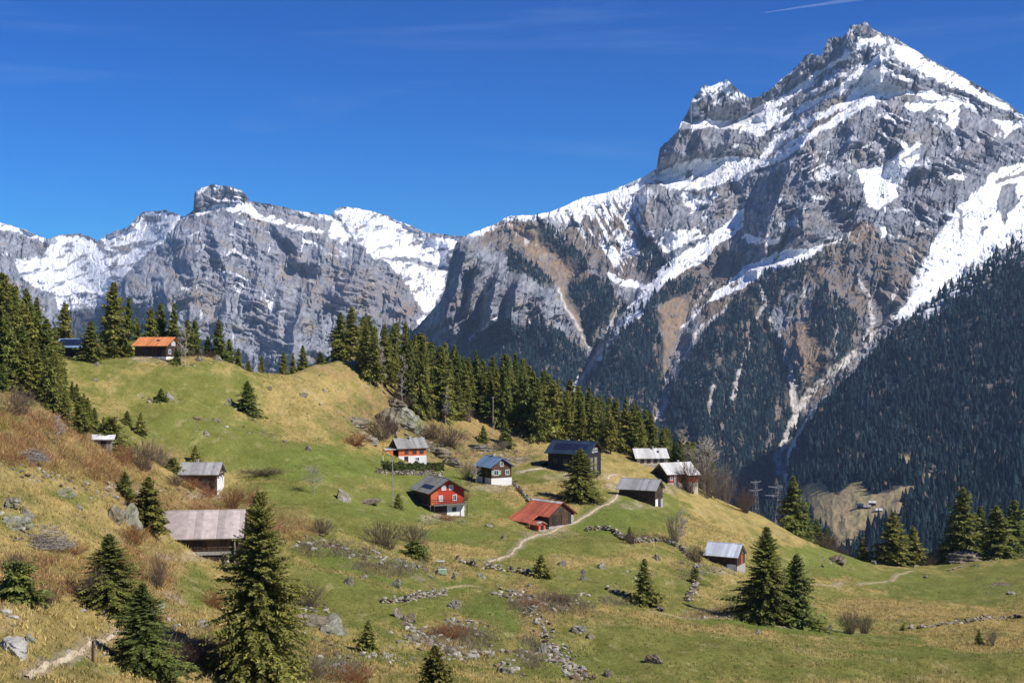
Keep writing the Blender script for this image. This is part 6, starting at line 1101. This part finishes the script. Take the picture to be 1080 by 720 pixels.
rubble([([(10, 500), (60, 505), (110, 520), (150, 520)], 8, 120, .15, .6), ([(0, 545), (30, 565)], 9, 50, .2, .7), ([(90, 640), (120, 650), (180, 650), (220, 680)], 9, 60, .12, .5), ([(150, 500), (200, 530), (240, 545)], 10, 60, .15, .6), ([(20, 655), (5, 640)], 8, 20, .15, .5), ([(60, 700), (120, 690)], 10, 24, .1, .3)], 'loose stones on the shrubby hillside', 44, M_LICHEN)
rubble([([(370, 450), (400, 450), (440, 450), (470, 480)], 12, 130, .25, 1.2), ([(500, 480), (545, 480), (570, 488)], 9, 90, .25, .9), ([(440, 550), (480, 548), (500, 535)], 6, 60, .2, .6), ([(510, 470), (560, 462)], 8, 40, .25, .9), ([(485, 505), (500, 515)], 5, 30, .2, .6)], 'broken stones around the crag and terraces', 45, M_STONE)
rubble([([(240, 420), (262, 440), (280, 455), (300, 468)], 8, 60, .2, .8), ([(160, 420), (185, 424)], 6, 24, .2, .7), ([(130, 380), (180, 382), (220, 384)], 5, 30, .2, .6), ([(300, 400), (370, 420), (330, 450)], 22, 40, .2, .7), ([(200, 440), (230, 460)], 10, 18, .2, .6)], 'scattered stones on the upper green slope', 46, M_STONE)
rubble([([(870, 590), (895, 596)], 6, 40, .25, .9), ([(1010, 585), (1050, 588)], 7, 60, .25, .9), ([(735, 640), (800, 655), (880, 665)], 4, 50, .15, .5), ([(900, 660), (1080, 650)], 6, 30, .15, .4), ([(720, 600), (760, 600)], 9, 36, .2, .6), ([(1040, 618), (1075, 628)], 4, 16, .2, .6)], 'small stones on the far meadow and ridge', 47, M_STONE)

# hedge
hx_, hy_ = polyline_ground([(402, 496), (418, 497), (436, 497), (452, 497), (468, 496)], .5); p0_ = p1_ = True
if p0_ and p1_:
    g = np.random.default_rng(9); n = 5200; t = g.random(n); x = np.interp(t, np.linspace(0, 1, len(hx_)), hx_) + g.normal(0, .1, n); y = np.interp(t, np.linspace(0, 1, len(hx_)), hy_) + g.uniform(-.5, .5, n); z = ground(x, y) + g.uniform(0, 1.75, n) * (1 + .08 * np.sin(t * 40))
    c0 = np.stack([x, y, z], -1); d1 = g.normal(0, .16, (n, 3)); d2 = g.normal(0, .16, (n, 3)); q = np.stack([c0 - d1, c0 + d2, c0 + d1, c0 - d2], 1).reshape(-1, 3); me = mesh_np('hedge', q, np.arange(n * 4).reshape(n, 4), foliage_mat('clipped hedge leaves', (.085, .10, .03), (.10, .12, .035))); set_color(me, 'tone', np.repeat(g.uniform(.6, 1.4, (n, 1)) * np.ones(3), 4, 0)); tag(link('hedge', me), 'clipped green hedge along the terrace of the red house', 'hedge')

# rusty undergrowth and dry grass: nobody could count it
def undergrowth(areas, label, seed, mat, hgt, twigs):
    g = np.random.default_rng(seed); V, C, B0 = [], [], []
    for (u0, v0, ru, rv, n) in areas:
        for _ in range(n):
            a = g.uniform(0, 6.28); r = math.sqrt(g.random()); p = spot(u0 + ru * r * math.cos(a), v0 + rv * r * math.sin(a))
            if p is not None: B0.append(p[:])
    B0 = np.array(B0); n = len(B0) * twigs; b0 = np.repeat(B0, twigs, 0); b0[:, :2] += g.normal(0, .5, (n, 2)); b0[:, 2] = ground(b0[:, 0], b0[:, 1]) - .05
    h = hgt * g.uniform(.35, 1.2, n) * np.repeat(g.uniform(.35, 1.3, len(B0)), twigs); tip = b0 + np.stack([g.normal(0, .7, n) * h, g.normal(0, .7, n) * h, h], -1); w = np.stack([g.normal(0, 1, n), g.normal(0, 1, n), g.normal(0, .5, n)], -1) * .014
    q = np.stack([b0 - w, b0 + w, tip + w * .3, tip - w * .3], 1).reshape(-1, 3); me = mesh_np('undergrowth', q, np.arange(n * 4).reshape(n, 4), mat); cl_ = np.repeat(g.uniform(.6, 1.5, (len(B0), 1)) * np.stack([np.ones(len(B0)), g.uniform(.9, 1.45, len(B0)), g.uniform(.8, 1.3, len(B0))], -1), twigs, 0); set_color(me, 'tone', np.repeat(cl_ * g.uniform(.6, 1.4, (n, 1)), 4, 0)); tag(link('undergrowth', me), label, 'undergrowth', kind='stuff')
undergrowth([(40, 455, 70, 22, 190), (90, 490, 50, 16, 130), (130, 500, 40, 14, 90), (185, 530, 55, 14, 100), (20, 480, 30, 12, 90), (150, 600, 30, 40, 90), (230, 545, 30, 12, 80), (60, 610, 60, 20, 90), (300, 560, 40, 12, 110)], 'rusty leafless brush covering the near hillside', 51, M_REDTWIG, .8, 34)
undergrowth([(420, 445, 50, 24, 200), (470, 470, 36, 16, 110), (520, 470, 50, 14, 140), (420, 600, 60, 9, 90), (580, 640, 46, 9, 110), (480, 676, 40, 12, 80), (360, 580, 50, 9, 80), (210, 690, 40, 16, 60), (760, 650, 40, 4, 50), (560, 690, 12, 18, 40), (730, 600, 20, 14, 40), (660, 635, 30, 5, 40), (700, 480, 50, 14, 70), (340, 710, 50, 10, 80)], 'brown leafless brush around crag and stone banks', 52, M_TWIG, .8, 30)
g = np.random.default_rng(77); wt = (np.clip(dry + .4 * red, .35, 1.2) * (gY > 58) * (gY < 300) * np.gradient(gY, axis=0) * gY * np.clip(130 / gY, .25, 1.2) * (np.abs(gX / gY) < .45)).ravel(); wt /= wt.sum(); n = 90000
ix = g.choice(wt.size, n, p=wt); K = 4; b0 = np.repeat(np.stack([gX.ravel()[ix], gY.ravel()[ix], gZ.ravel()[ix]], -1), K, 0); b0[:, :2] += g.normal(0, .14, (n * K, 2)); h = np.repeat(g.uniform(.08, .34, n), K) * g.uniform(.6, 1.2, n * K) * np.repeat(np.clip(.45 + dry.ravel()[ix], .4, 1.2), K); tip = b0 + np.stack([g.normal(0, .45, n * K) * h, g.normal(0, .45, n * K) * h, h], -1); w = np.stack([np.full(n * K, .03), g.normal(0, .02, n * K), 0 * h], -1)
me = mesh_np('dry_grass', np.stack([b0 - w, b0 + w, tip], 1).reshape(-1, 3), np.arange(n * K * 3).reshape(-1, 3)); m, nt, b = new_mat('grass blades'); b.inputs['Roughness'].default_value = 1; at = N(nt, 'ShaderNodeAttribute', attribute_name='tone'); nt.links.new(at.outputs['Color'], b.inputs['Base Color']); me.materials.append(m)
set_color(me, 'tone', np.repeat(np.clip(np.repeat(gcol.reshape(-1, 3)[ix], K, 0) * g.uniform(.7, 1.45, (n * K, 1)), 0, .6), 3, 0)); tag(link('dry_grass', me), 'tufts of straw coloured and green grass over the meadow', 'grass', kind='stuff')

# twig heaps on the hillside
for (u, v, wp, hp, lab) in [(52, 578, 62, 26, 'large heap of dead grey branches on the hillside'), (32, 486, 42, 14, 'smaller heap of dead branches higher among the rusty shrubs')]:
    p = spot(u, v); s = p.y / F; g2 = random.Random(int(u)); mb = MB(); a_, c_ = wp * s / 2, hp * s
    for _ in range(420):
        r = math.sqrt(g2.random()); an = g2.uniform(0, 6.28); q = Vector((math.cos(an) * r * a_ * .8, math.sin(an) * r * a_ * .55, g2.uniform(0, 1) * c_ * (1 - r * r) * 1.0)); d = Vector((g2.gauss(0, .8), g2.gauss(0, .5), g2.gauss(0, .12) - .25 * r)).normalized() * g2.uniform(.5, 1.5); mb.bar(q - d * .5, q + d * .5, g2.uniform(.012, .035), .008, 3)
    o = mb.build('brush_pile', M_BARETREE); o.location = p; tag(o, lab, 'brush pile')

# steel lattice masts past the ridge
M_STEEL = surf('galvanised steel', (.22, .24, .26), (.32, .34, .36), 4, .45, bump=0, spec=.5)
def lattice(label, u, v, d, hp, wp, lean):
    p = far_spot(u, d); s = d / F; top = (360 - (v - hp)) * s - p.z; t = thing('lattice_mast', label, 'mast', p, R(25)); W = wp * s / 2; mb = MB(); h = top; n = 7
    def c(k, i): f = k / n; r = W * (1 - .72 * f); return Vector(((-1, 1, 1, -1)[i] * r + lean * f * h, (-1, -1, 1, 1)[i] * r, f * h))
    for k in range(n):
        for i in range(4):
            j = (i + 1) % 4; mb.bar(c(k, i), c(k + 1, i), .055); mb.bar(c(k, i), c(k + 1, j), .028); mb.bar(c(k + 1, i), c(k + 1, j), .028)
    mb.build('tower', M_STEEL, t)
    for z_, l_ in ((.97, 1.5), (.80, 1.9)):
        ar = MB(); q = Vector((lean * h, 0, h * z_))
        for sg in (-1, 1): ar.bar(q + Vector((0, -.25, 0)), q + Vector((sg * W * l_ * 1.3, 0, .25)), .06); ar.bar(q + Vector((0, .25, -.5)), q + Vector((sg * W * l_ * 1.3, 0, .25)), .06); ar.bar(q + Vector((sg * W * l_ * .65, 0, -.05)), q + Vector((sg * W * l_ * .65, 0, .3)), .04)
        ar.build('crossarm', M_STEEL, t)
lattice('slimmer upright steel lattice mast rising beyond the ridge', 797, 534, 362, 27, 7, 0)
lattice('wider steel lattice mast leaning beside the tall ridge spruce', 817, 545, 362, 33, 15, .12)
# poles and posts
def pole(name, u, v, hp, r, mat, label, cat, cap=None):
    p = spot_or(u, v, 300); h = hp * p.y / F; t = thing(name, label, cat, p); mb = MB(); mb.bar((0, 0, -.5), (0, 0, h), r, r * .85, 8); mb.build('shaft', mat, t)
    if cap: mb = MB(); cap(mb, h); mb.build('cap', mat, t)
pole('fence_post', 98, 698, 22, .10, FR_DARK, 'short dark wooden post beside the stony footpath', 'post', lambda mb, h: mb.bar((0, 0, h), (0, 0, h + .06), .085, .03, 8))
pole('utility_pole', 414, 532, 50, .10, M_BARETREE, 'thin weathered pole standing on the green slope', 'pole', lambda mb, h: mb.bar((-.5, 0, h - .3), (.5, 0, h - .3), .05))
pole('utility_pole', 520, 458, 40, .10, M_PALETREE, 'pale thin pole on the rusty slope below the knoll wood', 'pole', lambda mb, h: mb.bar((-.5, 0, h - .3), (.5, 0, h - .3), .05))
p = spot(404, 489); t = thing('flagpole', 'red and white painted pole beside the red house', 'pole', p); mb = MB(); mb.bar((0, 0, -.3), (0, 0, 1.6), .07, None, 8); mb.build('lower_shaft', P_WHITE, t); mb = MB(); mb.bar((0, 0, 1.6), (0, 0, 4.6), .07, None, 8); mb.build('upper_shaft', W_RED, t)
p = spot(521, 452); mb = MB(); mb.bar((0, 0, -.3), (1.6, 0, 4.6), .13, .05, 6); o = mb.build('leaning_trunk', M_PALETREE); o.location = spot(518, 458) or p; tag(o, 'pale dead trunk leaning on the rusty slope below the knoll wood', 'dead trunk')
# pale crates at the corner of the green field
for (u, v, w_, mt, lab) in [(466, 606, 9, FR_GREEN, 'pale green plastic crate in the corner of the green field'), (464, 593, 9, RF_LIGHT, 'flat pale yellow board by the rubble wall')]:
    p = spot(u, v); s = p.y / F * w_; t = thing('crate' if v > 600 else 'board', lab, 'crate' if v > 600 else 'board', p, R(14)); mb = MB()
    if v > 600: mb.box(-s / 2, s / 2, -s / 3, s / 3, 0, s * .6)
    else: mb.box(-s / 2, s / 2, -s / 3, s / 3, 0.1, .22)
    mb.build('panel', mt, t, .03); mb = MB(); mb.box(-s / 2 - .03, s / 2 + .03, -s / 3 - .03, -s / 3 + .03, s * .6 if v > 600 else .22, (s * .6 if v > 600 else .22) + .06); mb.build('rim', FR_WHITE, t)
# vapour trail far above the peaks
m, nt, b = new_mat('vapour'); b.inputs['Base Color'].default_value = (.9, .93, 1, 1); b.inputs['Roughness'].default_value = 1; b.inputs['Alpha'].default_value = .045
A0, A1 = Vector(px2w(806, 13.5, 26000)), Vector(px2w(912, -2, 30000)); mb = MB()
for k in range(10): mb.bar(A0.lerp(A1, k / 10), A0.lerp(A1, (k + 1) / 10), 8 + 4.5 * k, 8 + 4.5 * (k + 1), 8)
tag(mb.build('vapour_trail', m), 'thin white vapour trail of a plane above the summit', 'vapour trail')
print('objects', len(scene.objects))
